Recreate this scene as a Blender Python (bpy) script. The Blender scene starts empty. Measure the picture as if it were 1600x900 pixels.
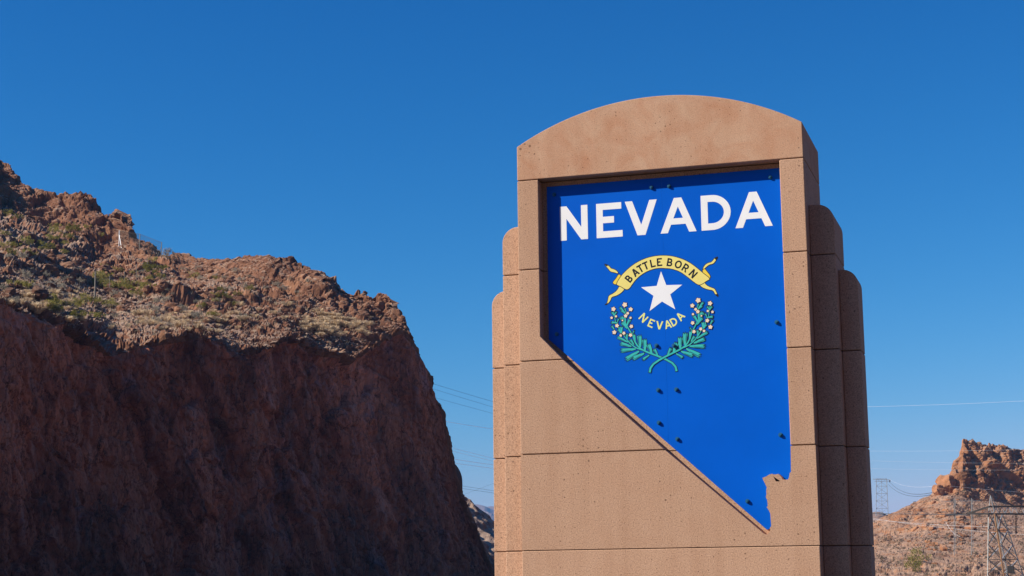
import bpy, bmesh, math, random
import numpy as np
from mathutils import Vector, Matrix
from mathutils.bvhtree import BVHTree
from mathutils.geometry import tessellate_polygon

R = math.radians
scene = bpy.context.scene
COL = scene.collection
random.seed(7)

# ------------------------------------------------------------------ camera
F_PX = 2674.88                       # focal length in pixels of the 1600 px wide photograph
YAW, PITCH, ROLL = R(16.9722), R(9.7794), R(-0.7032)
CAM = np.array([4.5648, -21.5479, 1.6])
FW = np.array([-math.sin(YAW) * math.cos(PITCH), math.cos(YAW) * math.cos(PITCH), math.sin(PITCH)])
RT0 = np.array([math.cos(YAW), math.sin(YAW), 0.0])
UP0 = np.cross(RT0, FW)
RT = RT0 * math.cos(ROLL) + UP0 * math.sin(ROLL)
UP = -RT0 * math.sin(ROLL) + UP0 * math.cos(ROLL)
cam_data = bpy.data.cameras.new("camera")
cam = bpy.data.objects.new("camera", cam_data)
COL.objects.link(cam)
cam_data.sensor_width = 36.0
cam_data.lens = 36.0 * F_PX / 1600.0
cam_data.clip_start = 0.1
cam_data.clip_end = 60000.0
m = Matrix.Identity(4)
for i in range(3):
    m[i][0], m[i][1], m[i][2], m[i][3] = RT[i], UP[i], -FW[i], CAM[i]
cam.matrix_world = m
scene.camera = cam

# ------------------------------------------------------------------ light
SUN_DIR = Vector((-1.60, -1.0, 1.36)).normalized()      # towards the sun
SUN_ELEV = math.asin(SUN_DIR.z)
SUN_AZ = math.atan2(SUN_DIR.x, SUN_DIR.y)               # clockwise from +Y
world = bpy.data.worlds.new("World")
scene.world = world
world.use_nodes = True
wn = world.node_tree.nodes
wl = world.node_tree.links
bg = wn["Background"]
sky = wn.new("ShaderNodeTexSky")
sky.sky_type = 'NISHITA'
sky.sun_disc = False
sky.sun_elevation = SUN_ELEV
sky.sun_rotation = SUN_AZ
sky.altitude = 300.0
sky.air_density = 1.0
sky.dust_density = 0.3
sky.ozone_density = 3.0
# the clear, dry, polarised blue of the photograph: one even tone curve over the whole sky
sp = wn.new("ShaderNodeSeparateColor"); cb = wn.new("ShaderNodeCombineColor")
wl.new(sky.outputs[0], sp.inputs[0])
mn = wn.new("ShaderNodeMath"); mn.operation = 'MINIMUM'
for k, (gain, power) in enumerate(((0.050, 2.92), (0.495, 1.42), (1.25, 1.05))):
    p = wn.new("ShaderNodeMath"); p.operation = 'POWER'; p.inputs[1].default_value = power
    q = wn.new("ShaderNodeMath"); q.operation = 'MULTIPLY'; q.inputs[1].default_value = gain
    wl.new(sp.outputs[k], p.inputs[0]); wl.new(p.outputs[0], q.inputs[0]); wl.new(q.outputs[0], (mn.inputs[0] if k == 0 else cb.inputs[k]))
    if k == 1: wl.new(q.outputs[0], mn.inputs[1])
wl.new(mn.outputs[0], cb.inputs[0])               # a clear sky is never redder than it is green
wl.new(cb.outputs[0], bg.inputs["Color"])
bg.inputs["Strength"].default_value = 0.058
sun_data = bpy.data.lights.new("sun", 'SUN')
sun_data.energy = 5.0
sun_data.angle = R(0.53)
sun_data.color = (1.0, 0.93, 0.82)
sun = bpy.data.objects.new("sun", sun_data)
COL.objects.link(sun)
sun.rotation_euler = SUN_DIR.to_track_quat('Z', 'Y').to_euler()

scene.view_settings.view_transform = 'Standard'
scene.view_settings.look = 'None'
scene.view_settings.exposure = 0.55
scene.view_settings.gamma = 1.0
scene.view_settings.use_curve_mapping = False

# ------------------------------------------------------------------ helpers
def pix_dir(px, py):
    """Direction of view through a photograph pixel, scaled to one unit of forward ground distance."""
    d = FW * F_PX + RT * (px - 800.0) + UP * (450.0 - py)
    f = d[0] * -math.sin(YAW) + d[1] * math.cos(YAW)
    return d / f

def at(px, py, dist):
    return CAM + pix_dir(px, py) * dist

def tag(o, label=None, cat=None, group=None, kind=None):
    if label: o["label"] = label
    if cat: o["category"] = cat
    if group: o["group"] = group
    if kind: o["kind"] = kind
    return o

def empty(name, loc):
    o = bpy.data.objects.new(name, None)
    o.empty_display_size = 0.3
    o.location = loc
    COL.objects.link(o)
    return o

def link_mesh(name, me, mat=None, parent=None, offset=None):
    """Link a mesh whose vertices are in world space; keep it there under its parent."""
    if mat is not None:
        for mm in (mat if isinstance(mat, (list, tuple)) else [mat]):
            me.materials.append(mm)
    o = bpy.data.objects.new(name, me)
    COL.objects.link(o)
    if parent is not None:
        o.parent = parent
        w = parent
        loc = Vector((0, 0, 0))
        while w is not None:
            loc += w.location
            w = w.parent
        o.location = -loc if offset is None else offset
    return o

def bm_obj(name, bm, mat=None, parent=None, smooth=False):
    me = bpy.data.meshes.new(name)
    bm.to_mesh(me)
    bm.free()
    if smooth:
        me.polygons.foreach_set("use_smooth", [True] * len(me.polygons))
    return link_mesh(name, me, mat, parent)

def arr_mesh(name, V, Fc, smooth=True):
    """Mesh from numpy arrays of vertices and equal-sized faces."""
    me = bpy.data.meshes.new(name)
    V = np.asarray(V, np.float32); Fc = np.asarray(Fc, np.int32)
    n, k = Fc.shape
    me.vertices.add(len(V)); me.vertices.foreach_set("co", V.ravel())
    me.loops.add(n * k); me.loops.foreach_set("vertex_index", Fc.ravel())
    me.polygons.add(n)
    me.polygons.foreach_set("loop_start", np.arange(0, n * k, k, dtype=np.int32))
    me.polygons.foreach_set("loop_total", np.full(n, k, np.int32))
    me.polygons.foreach_set("use_smooth", np.full(n, smooth))
    me.update(calc_edges=True)
    return me

def prism(name, loops, y0, y1, mat, parent, bevel=0.0):
    """Outline loops (first outer, then holes) in the XZ plane extruded from y0 (front) to y1."""
    polys = [[Vector((p[0], p[1], 0)) for p in lp] for lp in loops]
    tris = tessellate_polygon(polys)
    flat = [p for lp in loops for p in lp]
    bm = bmesh.new()
    vf = [bm.verts.new((p[0], y0, p[1])) for p in flat]
    vb = [bm.verts.new((p[0], y1, p[1])) for p in flat]
    for t in tris:
        try:
            bm.faces.new([vf[i] for i in t])
            bm.faces.new([vb[i] for i in reversed(t)])
        except ValueError:
            pass
    k = 0
    rim = []
    for lp in loops:
        n = len(lp)
        for i in range(n):
            a, b = k + i, k + (i + 1) % n
            try:
                bm.faces.new((vf[a], vf[b], vb[b], vb[a]))
            except ValueError:
                pass
            rim.append((vf[a], vf[b]))
        k += n
    bmesh.ops.recalc_face_normals(bm, faces=bm.faces)
    if bevel > 0:
        bmesh.ops.dissolve_limit(bm, angle_limit=0.001, verts=bm.verts, edges=[e for e in bm.edges if e.is_manifold and e.calc_face_angle(9) < 0.001])
        es = [e for e in bm.edges if e.is_manifold and e.calc_face_angle(0) > 0.5]
        bmesh.ops.bevel(bm, geom=es, offset=bevel, segments=2, affect='EDGES', clamp_overlap=True, profile=0.5)
    return bm_obj(name, bm, mat, parent)

def bar_geo(bm, a, b, r, sides=4, r2=None):
    a, b = Vector(a), Vector(b)
    d = (b - a)
    if d.length < 1e-6: return
    q = d.to_track_quat('Z', 'Y')
    r2 = r if r2 is None else r2
    ra = [bm.verts.new(a + q @ Vector((r * math.cos(t), r * math.sin(t), 0))) for t in [math.pi / 4 + 2 * math.pi * k / sides for k in range(sides)]]
    rb = [bm.verts.new(b + q @ Vector((r2 * math.cos(t), r2 * math.sin(t), 0))) for t in [math.pi / 4 + 2 * math.pi * k / sides for k in range(sides)]]
    for k in range(sides):
        bm.faces.new((ra[k], ra[(k + 1) % sides], rb[(k + 1) % sides], rb[k]))
    bm.faces.new(list(reversed(ra))); bm.faces.new(rb)

def bar(name, a, b, r, mat, parent, sides=4):
    bm = bmesh.new(); bar_geo(bm, a, b, r, sides)
    return bm_obj(name, bm, mat, parent)

# numpy gradient noise -------------------------------------------------
_rng = np.random.RandomState(11)
_perm = np.concatenate([_rng.permutation(256)] * 3).astype(np.int32)
_grad = _rng.normal(size=(256, 3)); _grad /= np.linalg.norm(_grad, axis=1)[:, None]
_grad = _grad.astype(np.float32)

def noise3(P):
    P = np.asarray(P, np.float32)
    i = np.floor(P).astype(np.int32); f = P - i
    i &= 255
    u = f * f * f * (f * (f * 6 - 15) + 10)
    out = 0
    for dx in (0, 1):
        wx = u[:, 0] if dx else 1 - u[:, 0]
        for dy in (0, 1):
            wy = u[:, 1] if dy else 1 - u[:, 1]
            for dz in (0, 1):
                wz = u[:, 2] if dz else 1 - u[:, 2]
                h = _perm[_perm[_perm[i[:, 0] + dx] + i[:, 1] + dy] + i[:, 2] + dz]
                g = _grad[h]
                out = out + wx * wy * wz * (g[:, 0] * (f[:, 0] - dx) + g[:, 1] * (f[:, 1] - dy) + g[:, 2] * (f[:, 2] - dz))
    return out * 1.6

def facets(P, s, amp, tilt=0.9, crack=0.35, seed=0):
    """Broken rock: each cell of a jittered lattice is a flat face with its own step and tilt."""
    Q = np.asarray(P, np.float32) / np.asarray(s, np.float32) + seed * 13.7
    base = np.floor(Q).astype(np.int32)
    n = len(Q); f1 = np.full(n, 9.0, np.float32); f2 = np.full(n, 9.0, np.float32); val = np.zeros(n, np.float32)
    for dx in (-1, 0, 1):
        for dy in (-1, 0, 1):
            for dz in (-1, 0, 1):
                c = base + np.array([dx, dy, dz], np.int32); h = c & 255
                k = _perm[_perm[_perm[h[:, 0]] + h[:, 1]] + h[:, 2]]
                cen = c + 0.5 + 0.42 * np.clip(_grad[k], -1, 1)
                d = Q - cen; dd = np.sqrt((d * d).sum(1))
                g = _grad[_perm[k + 1]]; v = 0.6 * _grad[_perm[k + 7], 0] + tilt * (d * g).sum(1)
                near = dd < f1
                f2 = np.where(near, f1, np.minimum(f2, dd)); val = np.where(near, v, val); f1 = np.where(near, dd, f1)
    return amp * (val - crack * np.exp(-(f2 - f1) / 0.07))

# ------------------------------------------------------------------ materials
def new_mat(name):
    mt = bpy.data.materials.new(name); mt.use_nodes = True
    nt = mt.node_tree
    return mt, nt.nodes, nt.links, nt.nodes["Principled BSDF"]

def ramp(n, stops):
    r = n.new("ShaderNodeValToRGB")
    e = r.color_ramp.elements
    while len(e) < len(stops): e.new(0.5)
    for k, (p, c) in enumerate(stops):
        e[k].position = p
        e[k].color = (c[0], c[1], c[2], 1) if isinstance(c, (tuple, list)) else (c, c, c, 1)
    return r

def noise_node(n, l, vec, scale, detail=6, rough=0.6, dist=0.0):
    t = n.new("ShaderNodeTexNoise")
    t.inputs["Scale"].default_value = scale
    t.inputs["Detail"].default_value = detail
    t.inputs["Roughness"].default_value = rough
    t.inputs["Distortion"].default_value = dist
    if vec is not None: l.new(vec, t.inputs["Vector"])
    return t

def mix(n, l, fac, a, b, mode='MIX'):
    x = n.new("ShaderNodeMix"); x.data_type = 'RGBA'; x.blend_type = mode
    for sock, v in ((x.inputs[0], fac), (x.inputs[6], a), (x.inputs[7], b)):
        if hasattr(v, "is_linked"): l.new(v, sock)
        elif isinstance(v, (int, float)): sock.default_value = v
        else: sock.default_value = (v[0], v[1], v[2], 1)
    return x.outputs[2]

def math_node(n, l, op, a, b=0.0, clamp=False):
    x = n.new("ShaderNodeMath"); x.operation = op; x.use_clamp = clamp
    for s, v in ((x.inputs[0], a), (x.inputs[1], b)):
        if hasattr(v, "is_linked"): l.new(v, s)
        else: s.default_value = v
    return x.outputs[0]

def pos_vec(n, l, scale=(1, 1, 1)):
    g = n.new("ShaderNodeNewGeometry")
    mp = n.new("ShaderNodeMapping")
    mp.inputs["Scale"].default_value = scale
    l.new(g.outputs["Position"], mp.inputs["Vector"])
    return g, mp.outputs[0]

def concrete_mat(name, base, blotch, blotch_amt, grain):
    mt, n, l, b = new_mat(name)
    g, v = pos_vec(n, l)
    oi = n.new("ShaderNodeObjectInfo")
    big = noise_node(n, l, v, 2.1, 8, 0.66, 1.3)
    rb = ramp(n, [(0.38, 0.0), (0.72, 1.0)]); l.new(big.outputs[0], rb.inputs[0])
    c = mix(n, l, math_node(n, l, 'MULTIPLY', rb.outputs[0], blotch_amt), base, blotch)
    # each precast block came out of its own pour
    tint = ramp(n, [(0.0, (0.93, 0.92, 0.91)), (0.5, (1.0, 0.99, 0.98)), (1.0, (1.05, 1.04, 1.03))])
    l.new(oi.outputs["Random"], tint.inputs[0])
    c = mix(n, l, 1.0, c, tint.outputs[0], 'MULTIPLY')
    # vertical weather streaks
    g2, vs = pos_vec(n, l, (5.0, 5.0, 0.35))
    st = noise_node(n, l, vs, 1.0, 5, 0.6)
    rs = ramp(n, [(0.42, (1, 1, 1)), (0.75, (0.84, 0.80, 0.77))]); l.new(st.outputs[0], rs.inputs[0])
    c = mix(n, l, 0.55, c, rs.outputs[0], 'MULTIPLY')
    # exposed sand and aggregate
    gr = noise_node(n, l, v, 62.0, 3, 0.75)
    rg = ramp(n, [(0.30, (0.42, 0.37, 0.34)), (0.45, (0.94, 0.93, 0.92)), (0.60, (1.14, 1.14, 1.14)), (0.74, (1.5, 1.5, 1.48))]); l.new(gr.outputs[0], rg.inputs[0])
    c = mix(n, l, grain, c, rg.outputs[0], 'MULTIPLY')
    # bug holes: small pits scattered in clusters
    vo = n.new("ShaderNodeTexVoronoi"); vo.inputs["Scale"].default_value = 15.0; vo.feature = 'F1'
    sx = n.new("ShaderNodeSeparateXYZ"); l.new(v, sx.inputs[0]); cx = n.new("ShaderNodeCombineXYZ")
    l.new(math_node(n, l, 'ADD', sx.outputs[0], sx.outputs[1]), cx.inputs[0]); l.new(sx.outputs[2], cx.inputs[1])
    vo.voronoi_dimensions = '2D'; l.new(cx.outputs[0], vo.inputs["Vector"])
    sep = n.new("ShaderNodeSeparateColor"); l.new(vo.outputs["Color"], sep.inputs[0])
    cl = noise_node(n, l, v, 1.3, 2, 0.5)
    thr = math_node(n, l, 'MULTIPLY', math_node(n, l, 'POWER', sep.outputs[0], 3.5), 0.16)
    thr = math_node(n, l, 'MULTIPLY', thr, math_node(n, l, 'MULTIPLY', math_node(n, l, 'SUBTRACT', cl.outputs[0], 0.36, True), 4.5))
    pit = math_node(n, l, 'LESS_THAN', vo.outputs["Distance"], thr)
    c = mix(n, l, math_node(n, l, 'MULTIPLY', pit, 0.6), c, (0.07, 0.04, 0.025))
    l.new(c, b.inputs["Base Color"])
    b.inputs["Roughness"].default_value = 0.92
    b.inputs["Specular IOR Level"].default_value = 0.15
    h = math_node(n, l, 'SUBTRACT', math_node(n, l, 'MULTIPLY', gr.outputs[0], 0.5), math_node(n, l, 'MULTIPLY', pit, 1.4))
    bu = n.new("ShaderNodeBump"); bu.inputs["Strength"].default_value = 0.55; bu.inputs["Distance"].default_value = 0.008
    l.new(h, bu.inputs["Height"]); l.new(bu.outputs[0], b.inputs["Normal"])
    return mt

M = {}
M["concrete"] = concrete_mat("concrete", (0.490, 0.306, 0.203), (0.435, 0.250, 0.157), 0.45, 1.0)
M["concrete_smooth"] = concrete_mat("concrete_smooth", (0.51, 0.322, 0.213), (0.445, 0.222, 0.128), 0.9, 0.6)

def plain(name, col, rough=0.6, metal=0.0, spec=0.4, var=0.0, scale=20.0):
    mt, n, l, b = new_mat(name)
    if var > 0:
        g, v = pos_vec(n, l)
        t = noise_node(n, l, v, scale, 5, 0.6)
        r_ = ramp(n, [(0.25, tuple(x * (1 - var) for x in col)), (0.75, tuple(min(1, x * (1 + var)) for x in col))])
        l.new(t.outputs[0], r_.inputs[0]); l.new(r_.outputs[0], b.inputs["Base Color"])
    else:
        b.inputs["Base Color"].default_value = (*col, 1)
    b.inputs["Roughness"].default_value = rough
    b.inputs["Metallic"].default_value = metal
    b.inputs["Specular IOR Level"].default_value = spec
    return mt

M["mortar"] = plain("mortar", (0.16, 0.09, 0.055), 0.95, var=0.2)
M["blue"] = plain("blue_enamel", (0.0003, 0.098, 0.545), 0.36, 0, 0.12, var=0.09, scale=0.9)
M["white"] = plain("white_vinyl", (0.80, 0.80, 0.80), 0.45, 0, 0.3, var=0.03, scale=6)
M["yellow"] = plain("yellow_vinyl", (0.78, 0.66, 0.19), 0.5, 0, 0.3, var=0.04, scale=9)
M["gold"] = plain("gold_vinyl", (0.80, 0.58, 0.06), 0.5, 0, 0.3)
M["pale_yellow"] = plain("pale_yellow_vinyl", (0.74, 0.75, 0.24), 0.5, 0, 0.3)
M["black"] = plain("black_vinyl", (0.006, 0.008, 0.014), 0.5, 0, 0.3)
M["teal"] = plain("teal_vinyl", (0.028, 0.44, 0.40), 0.5, 0, 0.3, var=0.12, scale=14)
M["teal_dark"] = plain("dark_teal_vinyl", (0.008, 0.17, 0.20), 0.5, 0, 0.3)
M["cream"] = plain("cream_vinyl", (0.80, 0.63, 0.47), 0.5, 0, 0.3)
M["bolt"] = plain("bolt_paint", (0.014, 0.11, 0.22), 0.4, 0.1, 0.5, var=0.25, scale=40)
M["steel"] = plain("galvanised_steel", (0.27, 0.27, 0.26), 0.55, 0.35, 0.4, var=0.2, scale=0.8)
M["steel_rust"] = plain("rusty_steel", (0.30, 0.16, 0.075), 0.75, 0.1, 0.3, var=0.3, scale=0.7)
M["steel_dark"] = plain("dark_steel", (0.04, 0.033, 0.027), 0.7, 0.2, 0.3, var=0.3, scale=0.8)
M["steel_pale"] = plain("pale_steel", (0.40, 0.43, 0.44), 0.6, 0.2, 0.4)  # on the far tower this paleness is haze painted into the steel
M["wire"] = plain("aluminium_wire", (0.9, 0.9, 0.9), 0.45, 0.0, 0.4)
M["wire_dark"] = plain("weathered_wire", (0.055, 0.06, 0.07), 0.6, 0.2, 0.3)
M["insulator"] = plain("brown_porcelain", (0.06, 0.03, 0.02), 0.3)
M["post"] = plain("post_paint", (0.72, 0.74, 0.76), 0.5, 0.1, 0.4)
M["post_tan"] = plain("weathered_post", (0.24, 0.21, 0.16), 0.8)
M["mesh_wire"] = plain("mesh_wire", (0.09, 0.085, 0.075), 0.6, 0.2, 0.4)

def rock_mat(name, dark, midc, light, soil, soil_amt, scale, stretch=(1, 1, 1), bump=0.6, purple=0.0, streak=0.0, soil_at=(0.58, 0.88)):
    mt, n, l, b = new_mat(name)
    g, v = pos_vec(n, l, stretch)
    a = noise_node(n, l, v, 0.16 * scale, 9, 0.62, 0.8)
    r1 = ramp(n, [(0.30, dark), (0.48, midc), (0.70, light)]); l.new(a.outputs[0], r1.inputs[0])
    f = noise_node(n, l, v, 1.5 * scale, 8, 0.7, 0.4)
    r2 = ramp(n, [(0.28, (0.48, 0.45, 0.43)), (0.5, (1, 1, 1)), (0.72, (1.45, 1.4, 1.35))]); l.new(f.outputs[0], r2.inputs[0])
    c = mix(n, l, 0.8, r1.outputs[0], r2.outputs[0], 'MULTIPLY')
    if purple > 0:
        p = noise_node(n, l, v, 0.33 * scale, 6, 0.65, 1.0)
        rp = ramp(n, [(0.55, 0.0), (0.70, 1.0)]); l.new(p.outputs[0], rp.inputs[0])
        c = mix(n, l, math_node(n, l, 'MULTIPLY', rp.outputs[0], purple), c, (0.32, 0.25, 0.28))
    if streak > 0:
        g3, v3 = pos_vec(n, l, (1.2, 1.2, 0.10))
        s = noise_node(n, l, v3, 1.0, 7, 0.68, 0.5)
        rs = ramp(n, [(0.52, 0.0), (0.72, 1.0)]); l.new(s.outputs[0], rs.inputs[0])
        c = mix(n, l, math_node(n, l, 'MULTIPLY', rs.outputs[0], streak), c, (0.46, 0.33, 0.27))
        s2 = noise_node(n, l, v3, 2.3, 7, 0.7, 0.5)
        rs2 = ramp(n, [(0.30, 1.0), (0.46, 0.0)]); l.new(s2.outputs[0], rs2.inputs[0])
        c = mix(n, l, math_node(n, l, 'MULTIPLY', rs2.outputs[0], streak), c, (0.022, 0.012, 0.011))
        # mostly steep crack lines, their inner shade painted into the colour
        w = noise_node(n, l, v, 0.5, 5, 0.65)
        wv = n.new("ShaderNodeVectorMath"); wv.operation = 'MULTIPLY_ADD'
        g4, v4 = pos_vec(n, l, (0.55, 0.55, 0.16))
        l.new(w.outputs["Color"], wv.inputs[0]); wv.inputs[1].default_value = (1.3, 1.3, 1.3); l.new(v4, wv.inputs[2])
        for sc, wd in ((0.7, 0.012), (1.9, 0.02)):
            vc = n.new("ShaderNodeTexVoronoi"); vc.feature = 'DISTANCE_TO_EDGE'; vc.inputs["Scale"].default_value = sc
            l.new(wv.outputs[0], vc.inputs["Vector"])
            rc = ramp(n, [(0.0, 1.0), (wd * 2, 0.0)]); l.new(vc.outputs[0], rc.inputs[0])
            c = mix(n, l, math_node(n, l, 'MULTIPLY', math_node(n, l, 'MULTIPLY', rc.outputs[0], s2.outputs[0]), 1.2, True), c, (0.03, 0.014, 0.011))
        # broad bands of browner and of paler stone
        g5, v5 = pos_vec(n, l, (0.10, 0.10, 0.035))
        bn_ = noise_node(n, l, v5, 1.0, 5, 0.6, 0.8)
        rb_ = ramp(n, [(0.33, (0.60, 0.66, 0.72)), (0.5, (1, 1, 1)), (0.66, (1.30, 1.36, 1.45))]); l.new(bn_.outputs[0], rb_.inputs[0])
        c = mix(n, l, 0.9, c, rb_.outputs[0], 'MULTIPLY')
    if soil_amt > 0:
        # pale grit lies on the ledges and gentle slopes
        sx = n.new("ShaderNodeSeparateXYZ"); l.new(g.outputs["Normal"], sx.inputs[0])
        k = noise_node(n, l, v, 0.5 * scale, 7, 0.7)
        up = math_node(n, l, 'ADD', sx.outputs[2], math_node(n, l, 'MULTIPLY', math_node(n, l, 'SUBTRACT', k.outputs[0], 0.5), 1.3))
        ru = ramp(n, [(soil_at[0], 0.0), (soil_at[1], 1.0)]); l.new(up, ru.inputs[0])
        sp = noise_node(n, l, v, 3.2, 6, 0.75)
        rsp = ramp(n, [(0.3, tuple(x * 0.55 for x in soil)), (0.5, soil), (0.7, tuple(min(1, x * 1.35) for x in soil))]); l.new(sp.outputs[0], rsp.inputs[0])
        c = mix(n, l, math_node(n, l, 'MULTIPLY', ru.outputs[0], soil_amt), c, rsp.outputs[0])
    l.new(c, b.inputs["Base Color"])
    b.inputs["Roughness"].default_value = 0.95
    b.inputs["Specular IOR Level"].default_value = 0.12
    bn = noise_node(n, l, v, 2.4 * scale, 10, 0.8, 0.3)
    bu = n.new("ShaderNodeBump"); bu.inputs["Strength"].default_value = bump; bu.inputs["Distance"].default_value = 0.35
    l.new(bn.outputs[0], bu.inputs["Height"]); l.new(bu.outputs[0], b.inputs["Normal"])
    return mt

M["slope"] = rock_mat("slope_rock", (0.055, 0.025, 0.016), (0.195, 0.088, 0.050), (0.30, 0.150, 0.084), (0.40, 0.28, 0.198), 0.9, 1.0, soil_at=(0.60, 0.92))
M["face"] = rock_mat("cut_rock", (0.14, 0.044, 0.024), (0.44, 0.148, 0.075), (0.58, 0.245, 0.14), (0.2, 0.1, 0.07), 0.0, 1.0, (1, 1, 0.5), 1.0, 0.45, 0.45)
M["butte"] = rock_mat("butte_rock", (0.11, 0.046, 0.023), (0.29, 0.130, 0.062), (0.39, 0.19, 0.095), (0.37, 0.24, 0.165), 0.9, 0.6, soil_at=(0.60, 1.0))
M["far_rock"] = rock_mat("far_rock", (0.10, 0.06, 0.05), (0.22, 0.13, 0.10), (0.30, 0.19, 0.14), (0.35, 0.25, 0.18), 0.3, 0.02, bump=0.2)
M["ground"] = rock_mat("desert_ground", (0.14, 0.085, 0.055), (0.24, 0.150, 0.10), (0.30, 0.20, 0.14), (0.32, 0.22, 0.15), 0.3, 1.0)
M["asphalt"] = plain("asphalt", (0.045, 0.044, 0.043), 0.9, var=0.35, scale=9)
M["boulder"] = rock_mat("boulder_rock", (0.06, 0.028, 0.018), (0.19, 0.088, 0.052), (0.30, 0.155, 0.09), (0.28, 0.19, 0.13), 0.35, 1.6)

def leaf_mat(name, c0, c1, c2):
    mt, n, l, b = new_mat(name)
    g, v = pos_vec(n, l)
    oi = n.new("ShaderNodeObjectInfo")
    t = noise_node(n, l, v, 3.0, 4, 0.6)
    s = math_node(n, l, 'ADD', math_node(n, l, 'MULTIPLY', t.outputs[0], 0.7), math_node(n, l, 'MULTIPLY', oi.outputs["Random"], 0.3))
    r_ = ramp(n, [(0.3, c0), (0.5, c1), (0.7, c2)]); l.new(s, r_.inputs[0])
    l.new(r_.outputs[0], b.inputs["Base Color"])
    b.inputs["Roughness"].default_value = 0.8
    b.inputs["Specular IOR Level"].default_value = 0.15
    # thin leaves and blades let some sun through
    tr = n.new("ShaderNodeBsdfTranslucent"); l.new(r_.outputs[0], tr.inputs[0])
    mx = n.new("ShaderNodeMixShader"); mx.inputs[0].default_value = 0.5
    l.new(b.outputs[0], mx.inputs[1]); l.new(tr.outputs[0], mx.inputs[2]); l.new(mx.outputs[0], n["Material Output"].inputs[0])
    return mt
M["green"] = leaf_mat("creosote_leaf", (0.13, 0.12, 0.022), (0.25, 0.22, 0.05), (0.36, 0.31, 0.10))
M["dry"] = leaf_mat("dry_grass", (0.54, 0.41, 0.26), (0.72, 0.57, 0.38), (0.80, 0.67, 0.48))
M["grey"] = leaf_mat("grey_brush", (0.22, 0.19, 0.14), (0.33, 0.29, 0.22), (0.42, 0.37, 0.29))
M["scrub"] = leaf_mat("dark_scrub", (0.08, 0.058, 0.034), (0.16, 0.12, 0.075), (0.27, 0.21, 0.14))

# ---- sign artwork outlines, in metres on the sign plane (x, z)
D_NOTCH = [[1.603,2.925],[1.587,2.918],[1.576,2.866],[1.564,2.835],[1.528,2.832],[1.496,2.835],[1.481,2.861],[1.466,2.886],[1.443,2.908],[1.419,2.903],[1.379,2.901],[1.367,2.911],[1.339,2.905],[1.314,2.893],[1.281,2.875],[1.241,2.864],[1.248,2.844],[1.263,2.812],[1.279,2.775],[1.292,2.743],[1.283,2.699],[1.286,2.66],[1.276,2.624],[1.291,2.588],[1.295,2.548],[1.297,2.516],[1.283,2.497],[1.306,2.46],[1.324,2.42],[1.326,2.373],[1.328,2.317],[1.33,2.262],[1.314,2.242],[1.312,2.199],[1.293,2.171],[1.262,2.156],[1.231,2.173]]
D_CAVITY = [[1.378,2.878],[1.468,2.814],[1.411,2.814]]
D_DIAG = [[-1.628,4.807],[-1.32,4.484],[0.016,3.247],[1.231,2.173]]
D_JAMB = [[-1.629,6.916],[-1.628,4.807],[1.602,6.941],[1.617,3.264]]
D_PANEL = [[-1.546,6.868],[-1.566,4.788],[0.869,2.57],[1.262,2.212]]
D_APEX = [[0.353,7.938]]
D_BIG = [["N",[-1.378,6.113],[-0.995,6.58]],["E",[-0.875,6.111],[-0.52,6.58]],["V",[-0.482,6.111],[-0.048,6.582]],["A",[-0.008,6.113],[0.473,6.578]],["D",[0.539,6.112],[0.93,6.579]],["A",[0.985,6.111],[1.471,6.58]]]
D_BOLTS = [[-1.453,6.755],[-0.114,6.745],[0.123,6.743],[1.461,6.755],[-1.45,4.855],[-0.104,4.63],[0.127,4.618],[-0.096,4.047],[0.143,4.044],[-0.099,3.623],[0.138,3.403],[1.472,4.85],[1.465,3.408],[1.016,2.586]]
D_STAR = [[-0.016,5.609],[0.049,5.421],[0.26,5.413],[0.098,5.295],[0.159,5.094],[-0.014,5.207],[-0.183,5.091],[-0.126,5.29],[-0.289,5.413],[-0.079,5.419]]
D_BAND = [[-0.555,5.579],[-0.497,5.636],[-0.418,5.699],[-0.339,5.746],[-0.243,5.786],[-0.147,5.81],[-0.053,5.818],[0.016,5.817],[0.088,5.809],[0.164,5.792],[0.257,5.759],[0.35,5.71],[0.442,5.639],[0.534,5.552],[0.634,5.467],[0.587,5.447],[0.529,5.409],[0.482,5.394],[0.427,5.431],[0.326,5.522],[0.234,5.594],[0.121,5.638],[0.027,5.65],[-0.031,5.657],[-0.109,5.651],[-0.195,5.627],[-0.283,5.583],[-0.353,5.528],[-0.411,5.459],[-0.442,5.414],[-0.477,5.394],[-0.516,5.41],[-0.563,5.445],[-0.597,5.457],[-0.623,5.476]]
D_TAILS = [[[-0.585,5.611],[-0.555,5.579],[-0.574,5.533],[-0.605,5.484],[-0.64,5.473],[-0.666,5.492],[-0.661,5.513],[-0.621,5.553]],[[-0.778,5.753],[-0.731,5.698],[-0.697,5.649],[-0.645,5.637],[-0.593,5.616],[-0.606,5.647],[-0.644,5.675],[-0.696,5.692],[-0.7,5.709],[-0.739,5.742]],[[-0.58,5.448],[-0.612,5.39],[-0.669,5.35],[-0.726,5.328],[-0.736,5.286],[-0.75,5.227],[-0.781,5.207],[-0.737,5.228],[-0.706,5.267],[-0.692,5.309],[-0.626,5.322],[-0.565,5.353],[-0.512,5.401],[-0.546,5.429]],[[0.529,5.575],[0.56,5.609],[0.594,5.562],[0.629,5.515],[0.633,5.483],[0.61,5.477],[0.566,5.51]],[[0.529,5.579],[0.562,5.648],[0.607,5.677],[0.652,5.683],[0.679,5.708],[0.698,5.734],[0.743,5.749],[0.706,5.698],[0.678,5.664],[0.624,5.658],[0.579,5.625],[0.56,5.605]],[[0.491,5.395],[0.546,5.431],[0.58,5.384],[0.632,5.354],[0.685,5.333],[0.701,5.296],[0.734,5.223],[0.691,5.262],[0.667,5.316],[0.596,5.33],[0.526,5.361]]]
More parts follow.
